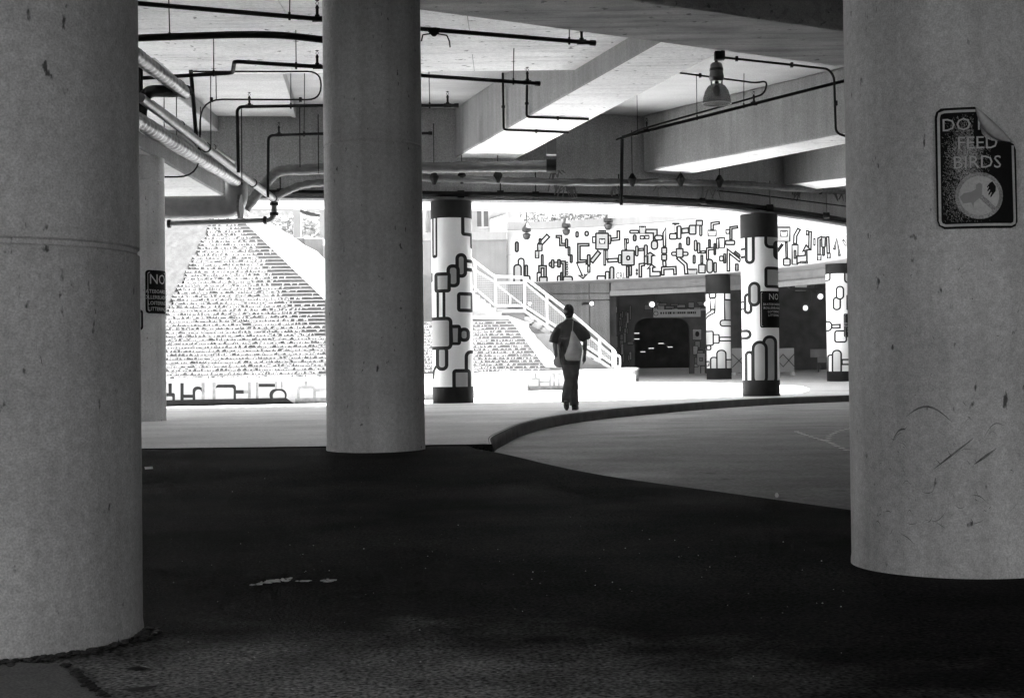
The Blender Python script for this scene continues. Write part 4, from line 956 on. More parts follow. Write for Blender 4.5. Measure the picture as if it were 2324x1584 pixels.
for i, (px_, py_, n_, lab) in enumerate(((1255, 497, 500, 'low hedge left of the second mural lamp'), (1310, 490, 600, 'low hedge between the mural lamps'), (1365, 487, 500, 'low hedge right end behind the mural'))):
    p = aty(px_, py_, 56.5); t = tag(leaves(p, (1.1, .3, .28), n_, 20+i, .04, .09).obj('hedge_plant', recalc=False), lab, 'hedge', 'plants on the plaza edge')

# ================================================================== services under the ceiling
def hanger(mb, p, top): mb.tube([p, (p.x+random.uniform(-.02, .02), p.y, top)], .007, M_PIPE, 5); mb.tube([p-Vector((0, 0, .045)), p+Vector((0, 0, .05))], .016, M_PIPE, 6)
def head(parent, p, r, up=.21):
    MB().tube([p, p+Vector((0, 0, r+.02)), p+Vector((0, 0, r+.03)), p+Vector((0, 0, up*.6)), p+Vector((0, 0, up*.62)), p+Vector((0, 0, up*.78))], [.03, .03, .018, .018, .026, .014], M_PIPE, 8).obj('sprinkler_head', parent)
    q = p+Vector((0, 0, up*.78)); mb = MB()
    for s in (-1, 1): mb.tube([q, q+Vector((s*.02, 0, .025)), q+Vector((0, 0, .06))], .004, M_PIPE, 5)
    mb.tube([q+Vector((0, 0, .06)), q+Vector((0, 0, .064))], .026, M_PIPE, 8); mb.obj('deflector', parent)
def sprinkler(label, pix, z, r, heads=(), hangs=(), endcap=True, fr=.09, Y=None, top=zL, couplings=()):
    pts = [atz(x, y, z) if Y is None else aty(x, y, Y) for x, y in pix]
    t = thing('sprinkler_pipe', pts[0], label, 'pipe', 'sprinkler pipes')
    MB().tube(fillet(pts, fr), r, M_PIPE, 12).obj('pipe', t, smooth=True)
    if endcap: 
        d = (pts[-1]-pts[-2]).normalized(); MB().tube([pts[-1]-d*.02, pts[-1]+d*.05], r*1.3, M_PIPE, 12).obj('end_cap', t)
    for x, y in heads: 
        p = atz(x, y, z) if Y is None else aty(x, y, Y)
        MB().tube([p-Vector((.06, 0, 0)), p+Vector((.06, 0, 0))], r*1.2, M_PIPE, 10).obj('tee', t); head(t, p, r)
    for x, y in hangs:
        p = atz(x, y, z) if Y is None else aty(x, y, Y); mb = MB(); hanger(mb, p, top); mb.obj('hanger', t)
    return t
sprinkler('topmost black sprinkler pipe crossing behind the middle column to a capped end', [(250, 3), (735, 45), (955, 66), (1343, 98)], 5.1, .029, [(720, 44), (1320, 96)], [(657, 38), (1292, 94)])
sprinkler('thickest black sprinkler pipe with a slight bend, second from the top at left', [(250, 90), (385, 84), (547, 79), (640, 80), (735, 91), (800, 98)], 5.0, .045, [], [(385, 84)], False, .6)
# drop under the first pipe
p = atz(985, 76, 5.05); t = thing('hanging_fitting', p, 'small black fitting with drooping cables under the topmost pipe', 'fitting')
MB().lathe(p, [(.10, .05), (.06, 0), (.02, -.04)], M_PIPE, 10).obj('body', t)
MB().tube([p, p+Vector((.16, 0, -.03)), p+Vector((.19, 0, -.10)), p+Vector((.2, 0, -.18))], .01, M_PIPE, 6).obj('cable', t)
MB().tube([p, p+Vector((-.14, 0, -.02)), p+Vector((-.16, 0, -.1))], .01, M_PIPE, 6).obj('cable', t)
sprinkler('black sprinkler pipe with a stepped elbow passing behind the middle column', [(250, 181), (325, 178), (528, 166), (532, 140), (735, 153), (955, 172), (1218, 190)], 5.1, .029, [(720, 152), (1197, 188)], [(485, 167), (672, 150), (1165, 186)], True, .09)
sprinkler('black riser pipe turning into a level run behind the middle column', [(541, 392), (538, 243), (735, 240), (955, 240), (1034, 240)], 5.1, .027, [(566, 242), (1016, 240)], [(660, 241), (975, 240)], True, .10, Y=23.0, top=zD)
sprinkler('farther black riser pipe with the lowest level run', [(608, 448), (609, 308), (735, 304), (975, 303)], 5.1, .026, [(633, 307)], [(690, 305)], True, .10, Y=26.0, top=zD)
tag(MB().tube([aty(433, 160, 22.0), aty(447, 330, 22.0)], .032, M_PIPE, 10).obj('drop_pipe', smooth=True), 'vertical black drop pipe right of the foil duct end', 'pipe')
tag(MB().tube([aty(319, 140, 20), aty(318, 250, 20)], .035, M_PIPE, 10).obj('riser_pipe', smooth=True), 'vertical black pipe at the edge of the left foreground column', 'pipe')
# thin conduits
def conduit(label, pix, Y, r=.013, fr=.2, clips=(), M=M_PIPE, cat='conduit'):
    pts = [aty(x, y, Y) if len((x, y)) == 2 else 0 for x, y in pix]
    t = thing('conduit', pts[0], label, cat, 'thin electrical conduits'); MB().tube(fillet(pts, fr), r, M, 8).obj('tube', t, smooth=True)
    for x, y in clips:
        p = aty(x, y, Y); MB().box((p.x-.02, p.y-.03, p.z-.035), (p.x+.02, p.y+.03, p.z+.035), M_PIPE).obj('clip', t)
    return t
conduit('looping thin conduit curving from the back column up to the pale slab', [(300, 402), (452, 402), (455, 226), (728, 227), (729, 163), (437, 163)], 22.3, .014, .35, [(480, 227), (682, 227), (453, 340)])
for a, lab in (((478, 163, 395), 'long thin hanger rod left'), ((490, 163, 226), 'thin hanger rod above the conduit bend'), ((455, 243, 362), 'short thin hanger rod over the grey pipe'), ((400, 138, 330), 'thin hanger rod crossing the foil duct'), ((372, 190, 310), 'thin hanger rod behind the black elbow'), ((548, 240, 420), 'thin rod beside the black riser'), ((680, 245, 380), 'thin rod over the insulated pipe'), ((722, 260, 395), 'thin rod next to the middle column')):
    tag(MB().tube([aty(a[0], a[1], 24.2), aty(a[0]+1, a[2], 24.2)], .009, M_PIPE, 5).obj('hanger_rod'), lab, 'rod', 'hanger rods under the ceiling')
# diagonal grey main pipes
def long_pipe(name, label, a, b, Ya, Yb, r, M, straps=(), n=10):
    p, q = aty(*a, Ya), aty(*b, Yb); t = thing(name, p, label, 'pipe'); MB().tube([p, q], r, M, 14).obj('pipe', t, smooth=True)
    for f in straps:
        c = p+(q-p)*f; d = (q-p).normalized(); MB().tube([c-d*.02, c+d*.02], r*1.25, M_PIPE, 12).obj('strap', t)
    return t, p, q
long_pipe('main_pipe', 'grey main sprinkler pipe running diagonally down to the junction above the water steps', (318, 222), (626, 455), 18.5, 28.6, .065, M_GALV, (.38, .76, .97))
long_pipe('upper_grey_pipe', 'slimmer grey pipe running diagonally above the main pipe', (345, 235), (530, 368), 20.5, 26.5, .045, M_GALV, (.3, .7))
def foil(label, P, r, end=True):
    P = [Vector(p) for p in P]; pts, rr = [], []
    for a, b in zip(P, P[1:]):
        n = max(2, int((b-a).length/.035))
        for i in range(n): pts.append(a+(b-a)*i/n); rr.append(r*(1+.10*math.sin(len(pts)*1.05)+random.uniform(-.03, .03)))
    t = thing('foil_duct', P[0], label, 'duct', 'ribbed foil ducts'); MB().tube(pts, rr, M_FOIL, 16).obj('duct', t, smooth=True)
    return t
foil('upper ribbed foil duct ending in a black strap at top left', [aty(290, 112, 17), aty(422, 212, 20.5)], .09)
p = aty(404, 198, 20.2); d = (aty(422, 212, 20.5)-aty(290, 112, 17)).normalized(); tag(MB().tube([p-d*.03, p+d*.03], .108, M_PIPE, 16).obj('duct_strap'), 'black strap round the end of the upper foil duct', 'strap')
foil('lower ribbed foil duct lying along the deep left beam', [aty(285, 258, 17.8), aty(538, 412, 26)], .105)
tag(MB().tube(fillet([aty(425, 207, 20.4), aty(400, 208, 20.2), aty(335, 207, 19.8), aty(322, 235, 19.6), aty(318, 275, 19.6)], .3), .085, M_PIPE, 14).obj('black_elbow_pipe', smooth=True), 'thick black elbow pipe beside the left foreground column', 'pipe')
t = thing('wrapped_duct', aty(545, 440, 26), 'thick wrapped duct elbow running level into the back column', 'duct')
MB().tube(fillet([aty(536, 408, 26), aty(538, 470, 26.2), aty(360, 474, 26.2)], .34, 8), .205, M_GALV, 20).obj('duct', t, smooth=True)
MB().tube([aty(542, 470, 25.9), aty(548, 470, 25.9)], .23, M_WRAP, 16).obj('collar', t)
t = thing('drain_run', aty(620, 470, 28.4), 'grey flanged pipe hanging level below the wrapped duct', 'pipe')
MB().tube(fillet([aty(622, 452, 28.4), aty(622, 500, 28.4), aty(385, 508, 28.4)], .17), .055, mat('grey_pipe', .10, .2, .5, 5), 12).obj('pipe', t, smooth=True)
for x, y, ho in ((622, 463, 0), (622, 486, 0), (602, 500, 1), (384, 508, 1)):
    p = aty(x, y, 28.4); d = Vector((.03, 0, 0)) if ho else Vector((0, 0, .03)); MB().tube([p-d, p+d], .085, M_PIPE, 12).obj('flange', t)
# insulated pipes, ragged
def ragged_pipe(label, pix, r, seed, Yf, tatter=()):
    rnd = random.Random(seed); P = fillet([aty(x, y, Yf(x)) for x, y in pix], .35, 5); pts, rr = [], []
    for a, b in zip(P, P[1:]):
        n = max(1, int((b-a).length/.07))
        for i in range(n): pts.append(a+(b-a)*i/n+Vector((0, 0, rnd.uniform(-.008, .008)))); rr.append(r*(1+rnd.uniform(-.10, .10)))
    pts.append(P[-1]); rr.append(r)
    t = thing('insulated_pipe', P[0], label, 'pipe', 'ragged insulated pipes'); MB().tube(pts, rr, M_WRAP, 14).obj('wrap', t, smooth=True)
    mb = MB()
    for x, y, n in tatter:
        for k in range(n):
            c = aty(x+rnd.uniform(-14, 14), y, Yf(x)-.03); l = rnd.uniform(.05, .24); dx = rnd.uniform(-.12, .12); w2 = rnd.uniform(.015, .05)
            q = [c, c+Vector((w2, 0, .01)), c+Vector((w2*.6+dx, -.02, -l)), c+Vector((dx, -.02, -l*.9))]; mb.add(q+[v+Vector((0, .006, 0)) for v in q], [(0,1,2,3),(4,7,6,5),(0,4,5,1),(1,5,6,2),(2,6,7,3),(3,7,4,0)], M_WRAP)
    if mb.v: stuff(mb.obj('torn_wrap', t))
    return t
def ringY(px): 
    best, bY = 9, 30
    for p in RN:
        e = abs(p.x/p.y-(px-1162)/F_PX)
        if e < best: best, bY = e, p.y
    return bY
ragged_pipe('upper insulated pipe along the curved beam ending in torn wrap', [(556, 474), (600, 420), (628, 387), (735, 384), (960, 381), (1256, 377)], .105, 1, lambda x: 28.0, [(1262, 388, 9)])
tag(MB().tube([aty(1240, 377, 27.9), aty(1262, 377, 27.9)], .135, M_PIPE, 16).obj('pipe_end'), 'dark open end of the upper insulated pipe', 'pipe end')
ragged_pipe('lower ragged insulated pipe following the curved beam from left to right column', [(628, 446), (670, 425), (700, 417), (960, 404), (1080, 407), (1200, 412), (1290, 414), (1420, 414), (1560, 414), (1700, 420), (1800, 428), (1950, 437)], .075, 2, lambda x: ringY(x)-.35, [(1290, 425, 16), (1272, 423, 10), (1390, 424, 5), (1500, 424, 5), (1618, 430, 7), (1805, 436, 7), (1905, 440, 6), (1250, 420, 4)])
for i, (x, y) in enumerate(((985, 402), (1048, 400), (1130, 398), (1435, 407), (1545, 407), (1633, 410), (1862, 426))):
    p = aty(x, y, ringY(x)-.4); t = thing('pipe_hanger', p, ('leftmost', 'second', 'third', 'fourth', 'fifth', 'sixth', 'rightmost')[i]+' black clamp on the lower ragged insulated pipe counted from the left', 'clamp', 'clamps of the ragged pipe')
    MB().lathe(p, [(.03, .12), (.10, .0), (.03, -.16)], M_PIPE, 10).obj('clamp', t)
    MB().tube([p, (p.x, p.y, 5.9)], .009, M_PIPE, 5).obj('rod', t)
# pipe along the bottom of the ring beam
pts = [Vector((p.x, p.y-.10, aty(1162+p.x/p.y*F_PX, 0, 1).z*0+4.50)) for p in RN if -5.2 < p.x < 9.5]
t = thing('ring_pipe', pts[0], 'long dark pipe following the bottom of the curved edge beam', 'pipe')
MB().tube(pts, .055, M_PIPE, 10).obj('pipe', t, smooth=True)
pts2 = [p+Vector((0, .03, -.105)) for p in pts]; MB().tube(pts2, .03, M_GALV, 8).obj('lower_line', t, smooth=True)
for x in (640, 1050, 1220, 1409, 1600, 1752, 1880, 1140): 
    Y = ringY(x)-.12; X_ = (x-1162)/F_PX*Y; MB().tube([(X_-.07, Y, 4.5), (X_+.07, Y, 4.5)], .08, M_PIPE, 10).obj('coupling', t)
    if x != 1050: MB().tube([(X_, Y-.03, 4.5), (X_, Y-.03, 4.5+(.5 if x < 1700 else .62))], .014, M_GALV if x > 1500 else M_PIPE, 6).obj('bracket', t)
sprinkler('black pipe dropping beside the right bay down to the ring pipe valve', [(1412, 312), (1410, 466)], 5, .035, [], [], False, Y=29.8)
tag(MB().tube([aty(1500, 422, 31.2), aty(1700, 440, 32.2), aty(1930, 470, 35.5)], .016, M_PIPE, 6).obj('cable_run', smooth=True), 'thin dark cable sagging below the ragged insulated pipe at right', 'cable')
tag(MB().box((aty(1253, 377, 28.6).x-.10, 28.9, 5.2), (aty(1253, 377, 28.6).x+.1, 29.1, 6.2), M_GALV).obj('vertical_strap'), 'pale vertical strip above the torn pipe end', 'strap')
# conduits down and under the broad beam
def wall_conduit(lab, pix, Ys):
    pts = [aty(x, y, Y) for (x, y), Y in zip(pix, Ys)]; t = thing('conduit', pts[0], lab, 'conduit', 'thin electrical conduits'); MB().tube(fillet(pts, .06, 4), .022, M_PIPE, 8).obj('tube', t, smooth=True)
    c = (pts[-2]+pts[-1])/2; MB().tube([c-Vector((.02, 0, 0)), c+Vector((.02, 0, 0))], .04, M_PIPE, 8).obj('clip', t); c = pts[0]+(pts[1]-pts[0])*.6; MB().tube([c-Vector((0, 0, .02)), c+Vector((0, 0, .02))], .035, M_PIPE, 8).obj('clip', t)
    return t
def Bsurf(px, py): return atz(px, py, 5.25)
for lab, top_, crn, end in (('dark conduit dropping down and crossing under the broad beam nearer the lamp', (1196, 190), (1195, 266), (1336, 271)), ('dark conduit crossing under the broad beam farther from the lamp', (1141, 165), (1143, 295), (1290, 301))):
    c = Bsurf(*crn)+Vector((-.03, 0, 0)); e = Bsurf(*end)+Vector((.02, 0, 0)); u = aty(top_[0], top_[1], c.y)
    wall_conduit(lab, [top_, crn, end], [c.y, c.y, e.y])
# pendant lamp
p = aty(1627, 235, 20.4); pm = 20.4/F_PX
t = thing('pendant_lamp', aty(1627, 128, 20.4), 'bell shaped pendant lamp with ribbed glass hanging from the broad beam', 'lamp')
def zz(y): return aty(1627, y, 20.4).z-p.z
MB().tube([p+Vector((0, 0, zz(128))), p+Vector((0, 0, zz(143)))], .022, M_PIPE, 8).obj('stem', t)
MB().lathe(p, [(.06, zz(143)), (.085, zz(147)), (.10, zz(170)), (.11, zz(177))], M_GREY, 20).obj('ballast_housing', t, smooth=True)
MB().lathe(p, [(.098, zz(156)), (.102, zz(162))], M_DARK, 20).obj('housing_band', t)
MB().lathe(p, [(.11, zz(178)), (.10, zz(183)), (.085, zz(186))], M_FOIL, 20).obj('collar', t, smooth=True)
MB().lathe(p, [(.03, zz(186)), (.03, zz(193))], M_PIPE, 10).obj('neck', t)
for s in (-1, 1): MB().box((p.x+s*.075-.012, p.y-.01, p.z+zz(193)), (p.x+s*.075+.012, p.y+.01, p.z+zz(186)), M_FOIL).obj('neck_bracket', t)
prof = [(.06, zz(191)), (.12, zz(196)), (.165, zz(207)), (.19, zz(220)), (.20, zz(233)), (.205, zz(235))]
mb = MB(); n = 72; vs = []
for r, z in prof:
    for k in range(n): rr = r*(1+(.012 if k % 2 else -.012)); vs.append((p.x+rr*math.cos(2*math.pi*k/n), p.y+rr*math.sin(2*math.pi*k/n), p.z+z))
mb.add(vs, [(i*n+k, i*n+(k+1) % n, (i+1)*n+(k+1) % n, (i+1)*n+k) for i in range(len(prof)-1) for k in range(n)], M_GLASS)
o = mb.obj('glass_bell', t, smooth=False); so_ = o.modifiers.new('thickness', 'SOLIDIFY'); so_.thickness = .004
MB().tube([p+Vector((.206*math.cos(q*math.pi/18), .206*math.sin(q*math.pi/18), zz(236))) for q in range(37)], .006, M_GALV, 6).obj('rim', t)
MB().ball(p+Vector((0, 0, zz(207))), (.05, .05, .09), M_G1, 12).obj('bulb', t, smooth=True)
pb = atz(1633, 130, 5.2); tag(MB().box((pb.x-.07, pb.y-.06, pb.z-.04), (pb.x+.07, pb.y+.06, pb.z+.08), M_PIPE).obj('junction_box'), 'black junction box on the beam edge above the pendant lamp', 'box')
conduit('conduit from the lamp junction box to the right column', [(1640, 131), (1880, 157), (1893, 175), (1897, 303), (1925, 311)], 21, .018, .12, [(1672, 134), (1797, 148), (1897, 235)])
conduit('conduit passing behind the pendant lamp and bending down', [(1543, 166), (1715, 189), (1742, 184), (1735, 214), (1700, 225), (1460, 292), (1398, 318)], 24, .016, .15, [(1589, 172)])
sprinkler('long black sprinkler pipe rising to the right along the right bay beam', [(1412, 312), (1925, 182)], 5, .030, [(1711, 236), (1468, 297)], [(1447, 302), (1582, 268), (1688, 241)], False, Y=26, top=zD-.1)

# ================================================================== person walking away
PX, PY, PZ = .965, 23.5, .15
def remeshed(mb, name, parent, vox, smooth_it=2, M=None):
    o = mb.obj(name, None); r = o.modifiers.new('remesh', 'REMESH'); r.mode = 'VOXEL'; r.voxel_size = vox
    s = o.modifiers.new('smooth', 'SMOOTH'); s.iterations = smooth_it; s.factor = .5
    dg = bpy.context.evaluated_depsgraph_get(); me = bpy.data.meshes.new_from_object(o.evaluated_get(dg)); me.name = name
    for mm in mb.mats[:1]:
        if not me.materials: me.materials.append(mm)
    o.modifiers.clear(); old = o.data; o.data = me; bpy.data.meshes.remove(old)
    me.polygons.foreach_set('use_smooth', [True]*len(me.polygons))
    o.parent = parent
    return o
per = thing('person', (PX, PY, PZ), 'person walking away in dark shirt and trousers with a bag on the back', 'person')
V = Vector
mb = MB()
mb.ball((-.02, .01, 1.62), (.075, .095, .115), M_SKIN, 18); mb.ball((-.02, .045, 1.57), (.055, .06, .07), M_SKIN, 14)
mb.tube([V((-.02, .105, 1.615)), V((-.02, .125, 1.59)), V((-.02, .10, 1.58))], [.012, .016, .012], M_SKIN, 8)      # nose
mb.tube([V((-.045, .098, 1.545)), V((.005, .098, 1.545))], .009, M_SKIN, 6)                                         # lips
for s in (-1, 1): mb.ball((-.02+s*.078, -.005, 1.605), (.012, .022, .034), M_SKIN, 10)                              # ears
mb.tube([V((-.01, 0, 1.40)), V((-.015, .0, 1.50)), V((-.02, .005, 1.56))], [.07, .055, .055], M_SKIN, 14)           # neck
mb.loft([(.80, 0, 0, .14, .10), (.95, 0, 0, .145, .10), (1.10, 0, 0, .14, .095), (1.28, 0, 0, .165, .10), (1.40, 0, 0, .16, .085), (1.45, -.005, 0, .09, .07)], M_SKIN)
def arm(sh, el, wr, hd):
    mb.tube([sh, sh+(el-sh)*.5, el, el+(wr-el)*.4, wr], [.052, .048, .040, .040, .027], M_SKIN, 12)
    d = (hd-wr).normalized(); mb.tube([wr, wr+d*.04, wr+d*.085], [.026, .036, .034], M_SKIN, 10)
    side = d.orthogonal().normalized(); side = V((0, 1, 0)) - d*d.y; side.normalize()
    for i, l in enumerate((.066, .076, .070, .054)):
        b = wr+d*.075+side*(.027-.018*i); inn = V((-.25 if sh.x > 0 else .25, 0, 0)); mb.tube([b, b+d*l*.45, b+(d+inn*.5)*l*.75, b+(d+inn)*l], [.010, .0095, .009, .007], M_SKIN, 6)
    b = wr+d*.03+side*.03; mb.tube([b, b+(d*.6+side*.8)*.03, b+(d*.95+side*.35)*.062], [.012, .0115, .009], M_SKIN, 6)
arm(V((-.185, 0, 1.385)), V((-.255, -.015, 1.10)), V((-.235, .05, .88)), V((-.225, .09, .78)))
arm(V((.175, 0, 1.385)), V((.245, -.02, 1.12)), V((.232, .05, .88)), V((.225, .09, .78)))
def leg(P, R_): mb.tube([V(p) for p in P], R_, M_SKIN, 12)
RLEG = [(.065, 0, .86), (.055, .03, .66), (.040, .05, .47), (.045, .02, .28), (.055, -.01, .09)]
LLEG = [(-.065, 0, .86), (-.045, .02, .66), (-.025, .0, .49), (-.07, -.14, .30), (-.095, -.25, .14)]
leg(RLEG, [.075, .07, .052, .05, .035]); leg(LLEG, [.075, .07, .052, .05, .035])
body = remeshed(mb, 'body', per, .009)
mb = MB(); mb.ball((-.02, -.012, 1.645), (.088, .10, .105), M_HAIR, 20); mb.ball((-.02, -.045, 1.585), (.078, .062, .075), M_HAIR, 16)
remeshed(mb, 'hair', per, .010, 1)
for s in (-1, 1): o = MB().ball((-.02+s*.03, .092, 1.625), .011, M_SHOE, 8).obj('eye'); o.parent = per
# shirt: boxy, untucked, wide short sleeves
mb = MB()
mb.loft([(.745, -.005, -.01, .150, .125), (.80, -.01, -.01, .166, .132), (.95, -.02, -.01, .178, .130), (1.15, -.02, -.01, .190, .125), (1.28, -.01, -.005, .208, .122), (1.37, -.005, 0, .222, .108), (1.415, -.005, 0, .195, .095), (1.45, -.008, 0, .135, .082), (1.475, -.012, 0, .085, .072), (1.50, -.015, 0, .068, .065)], M_SHIRT, 28)
mb.tube([V((-.13, 0, 1.36)), V((-.195, -.005, 1.31)), V((-.248, -.01, 1.21)), V((-.275, -.012, 1.11))], [.075, .080, .084, .084], M_SHIRT, 16)
mb.tube([V((.12, 0, 1.36)), V((.185, -.005, 1.32)), V((.235, -.01, 1.235)), V((.268, -.012, 1.15))], [.075, .082, .086, .086], M_SHIRT, 16)
# folds
for x, z0, z1, dx in ((-.12, 1.15, .80, .01), (-.06, 1.12, .80, .015), (.02, 1.2, .85, .0), (-.16, 1.12, .84, -.01)): mb.tube([V((x, -.118, z0)), V((x+dx, -.142, (z0+z1)/2)), V((x+dx*2, -.128, z1))], [.01, .022, .014], M_SHIRT, 8)
mb.tube([V((-.19, -.11, 1.19)), V((-.08, -.128, 1.175)), V((.02, -.125, 1.20)), V((.05, -.12, 1.27))], .016, M_SHIRT, 8)
remeshed(mb, 'shirt', per, .011, 2)
mb = MB()
mb.loft([(.74, 0, 0, .145, .115), (.82, 0, 0, .150, .122), (.92, 0, 0, .145, .115), (.97, 0, 0, .14, .11)], M_TROU, 20)
mb.tube([V(p) for p in [(.072, 0, .84)]+RLEG[1:4]+[(.052, -.01, .075)]], [.10, .095, .082, .082, .075], M_TROU, 16)
mb.tube([V(p) for p in [(-.072, 0, .84)]+LLEG[1:4]+[(-.10, -.25, .155)]], [.10, .092, .082, .088, .078], M_TROU, 16)
for x, y, z in ((.06, -.045, .15), (.04, -.045, .20), (-.10, -.30, .22), (-.06, -.085, .47)): mb.tube([V((x-.04, y, z+.02)), V((x, y-.015, z)), V((x+.04, y, z+.012))], .014, M_TROU, 8)
remeshed(mb, 'trousers', per, .012, 2)
mb = MB(); mb.tube([V((.045, -.08, .055)), V((.06, -.02, .062)), V((.085, .08, .045)), V((.105, .17, .032))], [.045, .052, .046, .030], M_SHOE, 12); mb.box((.01, -.11, .0), (.09, -.03, .03), M_SHOE); mb.tube([V((.05, -.1, .018)), V((.105, .18, .018))], .032, M_SHOE, 8)
o = remeshed(mb, 'shoe', per, .010, 2)
mb = MB(); mb.tube([V((-.085, -.29, .125)), V((-.085, -.22, .09)), V((-.08, -.13, .05)), V((-.078, -.06, .035))], [.04, .05, .045, .032], M_SHOE, 12); mb.tube([V((-.085, -.31, .10)), V((-.08, -.16, .022)), V((-.078, -.05, .018))], .03, M_SHOE, 8)
remeshed(mb, 'shoe', per, .010, 2)
# sling bag on the back
bag = thing('sling_bag', (PX, PY-.2, PZ+.8), 'grey cloth sling bag hanging on the back of the walking person', 'bag')
mb = MB()
mb.loft([(.81, .045, -.17, .10, .045), (.83, .035, -.19, .125, .075), (.90, .035, -.20, .142, .09), (1.00, .065, -.195, .128, .085), (1.08, .07, -.185, .105, .07), (1.17, .055, -.165, .07, .05), (1.25, .04, -.15, .038, .03), (1.30, .03, -.14, .016, .015)], M_BAG, 22)
o = remeshed(mb, 'pouch', bag, .010, 2); o.location = (0, .2, -.8)
mb = MB(); mb.tube([V((.03, -.14, 1.29)), V((.04, -.12, 1.40)), V((.05, -.05, 1.475)), V((.05, .05, 1.455)), V((.02, .13, 1.3))], .008, M_BAG, 6); o = mb.obj('strap'); o.parent = bag; o.location = (0, .2, -.8)
b2_ = thing('hand_bag', (PX-.2, PY, PZ+.7), 'dark grey cloth bag hanging from the left hand of the person', 'bag')
mb = MB(); mb.loft([(.70, -.18, .06, .045, .04), (.74, -.20, .06, .075, .06), (.82, -.215, .06, .075, .055), (.88, -.20, .06, .05, .04), (.93, -.18, .055, .025, .02)], M_BAG, 16); o = remeshed(mb, 'pouch', b2_, .010, 2); o.location = (.2, 0, -.7)
tag(MB().tube([V((PX+.205, PY-.05, PZ+.99)), V((PX+.222, PY-.05, PZ+.90))], .008, M_WHITE, 6).obj('paper_roll'), 'small white paper held at the right wrist of the walking person', 'paper')

# ================================================================== small things on the ground
def az(px, py, z=0): return atz(px, py, z)
def flat_patch(name, pix, z, M, th=.006):
    P = [atz(x, y, z) for x, y in pix]; return MB().prism([(p.x, p.y) for p in P], z+.002, z+.002+th, M).obj(name)
def splash(lab, x0_, x1_, y0_, y1_, n, sd):
    rnd = random.Random(sd); mb = MB()
    for i in range(n):
        f = rnd.random(); x = x0_+(x1_-x0_)*f; y = y0_+(y1_-y0_)*f+rnd.gauss(0, 1.6); rx = rnd.uniform(3, 13)*(1.2-abs(f-.55)); ry = rnd.uniform(.8, 2.6)*(1.2-abs(f-.55))
        P = [atz(x+rx*math.cos(k*.785)*rnd.uniform(.5, 1.2), y+ry*math.sin(k*.785)*rnd.uniform(.5, 1.2), .008) for k in range(8)]
        mb.add([(p.x, p.y, .0105+i*.00006) for p in P], [tuple(range(8))], M_CHALK)
    o = tag(mb.obj('paint_splash'), lab, 'splash'); so_ = o.modifiers.new('thickness', 'SOLIDIFY'); so_.thickness = .001
splash('pale dried paint splash on the dark asphalt', 568, 664, 1329, 1314, 34, 3)
splash('thin pale paint streak right of the larger splash', 672, 776, 1320, 1318, 12, 8)
tag(flat_patch('litter_scrap', [(328, 1061), (346, 1060), (347, 1064), (329, 1065)], .14, M_CHALK, .004), 'small pale scrap on the asphalt by the left column', 'litter')
p = atz(1763, 1128, .0); tag(MB().ball((p.x, p.y, .012), (.014, .02, .018), M_WHITE, 7).obj('crumpled_paper'), 'tiny white crumpled paper on the edge of the pale road', 'litter')
def leaf(pix, lab, h=.017):
    P = [atz(x, y, 0) for x, y in pix]; n = len(P); c = sum(P, Vector())/n; mb = MB()
    mb.add([(p.x, p.y, .010) for p in P]+[(c.x, c.y, h)], [(i, (i+1) % n, n) for i in range(n)], M_DARK); return tag(mb.obj('dead_leaf'), lab, 'leaf')
leaf([(280, 1526), (300, 1519), (330, 1518), (348, 1526), (320, 1529)], 'curled dark leaf lying on the near slab by the left column')
leaf([(272, 1572), (320, 1566), (360, 1562), (340, 1572), (300, 1578)], 'flat dark dead leaf at the bottom edge of the near slab', .012)
mb = MB(); rnd = random.Random(12)
def footline(pts):
    for (x0_, y0_), (x1_, y1_) in zip(pts, pts[1:]):
        n = 3
        for i in range(n):
            f = i/n; p = atz(x0_+(x1_-x0_)*f, y0_+(y1_-y0_)*f, .0); a = rnd.uniform(0, 3)
            mb.prism([(p.x-.025, p.y-.03), (p.x+.025, p.y-.04), (p.x+.03, p.y+.06), (p.x-.02, p.y+.07)], .002, .005, M_CHALK)
footline([(1808, 980), (1830, 988), (1862, 998), (1880, 1002)]); footline([(1932, 972), (1900, 980), (1882, 990), (1880, 1003), (1900, 1013), (1932, 1026)])
tag(mb.obj('chalk_trail'), 'dotted chalk trail curving over the pale road by the right column', 'chalk marks')
mb = MB()
for i in range(130):
    px_, py_ = rnd.uniform(330, 1930), rnd.triangular(1060, 1580, 1250)
    p = atz(px_, py_, .0)
    if p.x > joint_x(p.y)-.1: continue
    s = rnd.uniform(.001, .0032); mb.ball((p.x, p.y, apron_z(p.x, p.y)+s*.4), (s, s, s*.6), M_CHALK if rnd.random() < .5 else M_GREY, 6)
stuff(mb.obj('grit'))
mb = MB(); rnd = random.Random(17)
for i in range(90):
    f = rnd.random(); p = atz(150+f*85+rnd.gauss(0, 5), 1514+f*72+rnd.gauss(0, 2), 0); s = rnd.uniform(.003, .009); mb.ball((p.x, p.y, .01), (s*1.5, s*1.5, s*.5), M_DARK, 6)
stuff(mb.obj('joint_dirt'))
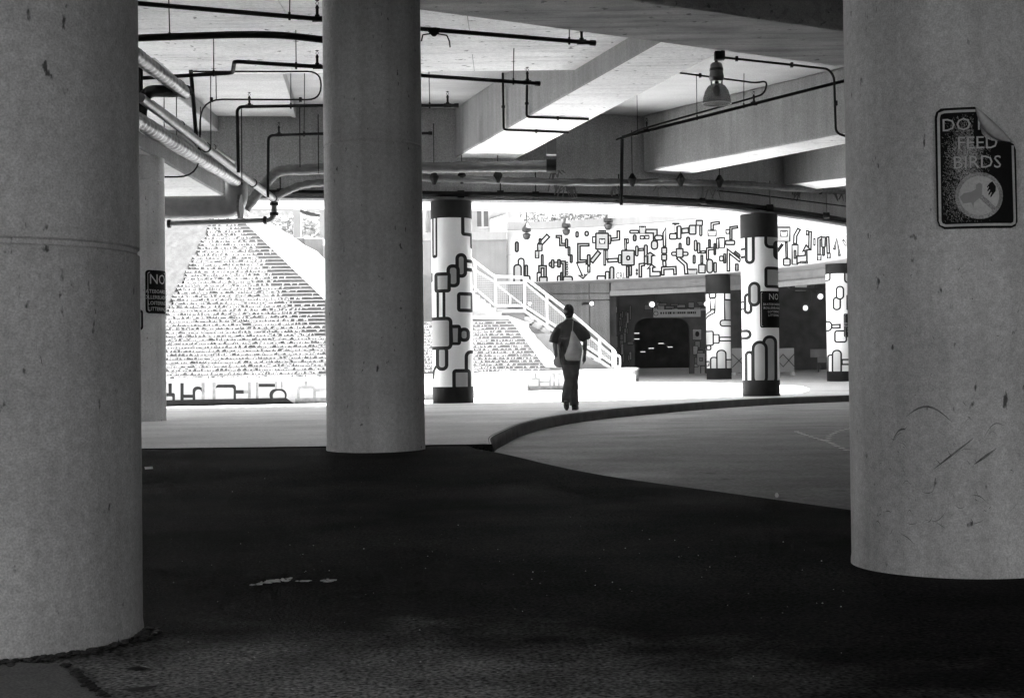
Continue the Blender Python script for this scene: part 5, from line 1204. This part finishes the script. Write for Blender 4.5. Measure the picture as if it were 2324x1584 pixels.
# dark scuffs on the right column
def scuffs(c, spec, seed):
    rnd = random.Random(seed); mb = MB(); phi = math.atan2(c[0], c[1])
    for a0, z0, da, dz, bend, wd in spec:
        L = []; n = 10
        for i in range(n+1):
            f = i/n; a = a0+da*f-phi*0; z = z0+dz*f+bend*math.sin(math.pi*f); wv = wd*math.sin(math.pi*(f*.9+.05))
            for s in (-1, 1):
                r = RADC+.0012; L.append(V((c[0]+r*math.sin(a), c[1]-r*math.cos(a), z+s*wv)))
        mb.add(L, [(2*i, 2*i+1, 2*i+3, 2*i+2) for i in range(n)], M_SC)
    return mb
M_SC = mat('scuff_mark', .14, .6, .8, 30)
rnd = random.Random(31); spec = []
for i in range(40): spec.append((rnd.uniform(-1.1, .5), rnd.uniform(.12, .62), rnd.uniform(-.12, .2), rnd.uniform(-.05, .05), rnd.uniform(-.02, .03), rnd.uniform(.0006, .002)))
for i in range(120): spec.append((rnd.uniform(-1.2, .6), rnd.triangular(.05, 1.9, .3), rnd.uniform(-.03, .03), rnd.uniform(-.03, .03), 0, rnd.uniform(.0006, .0026)))
spec += [(-.75, .62, .42, -.02, .05, .004), (-.5, .42, .35, .12, 0, .005), (-.15, .44, .2, .06, 0, .006), (-.9, .52, .15, .05, .02, .004)]
colR = [o for o in bpy.data.objects if o.name.startswith('concrete_column') and 'bird' in o.get('label', '')][0]
scuffs(cR, spec, 1).obj('scuff_marks', colR)['kind'] = 'stuff'
rnd = random.Random(33); spec = [(rnd.uniform(-.2, 1.2), rnd.uniform(.15, 1.3), rnd.uniform(-.01, .02), rnd.uniform(-.05, .03), 0, rnd.uniform(.002, .007)) for i in range(22)]
colL0 = None
mb = MB(); rnd = random.Random(41)
for i in range(420):
    a = rnd.uniform(-2.9, .2); rr = RADC+abs(rnd.gauss(.0, .03))+.004; s = rnd.uniform(.003, .011)
    mb.ball((cL[0]+rr*math.cos(a), cL[1]+rr*math.sin(a), .009+s*.3), (s*1.4, s*1.4, s*.5), M_DARK if i % 3 else M_KERB, 6)
stuff(mb.obj('dirt_crumbs'))
colL = [o for o in bpy.data.objects if o.name.startswith('concrete_column') and 'left edge' in o.get('label', '')][0]
scuffs(cL, spec, 2).obj('scuff_marks', colL)['kind'] = 'stuff'
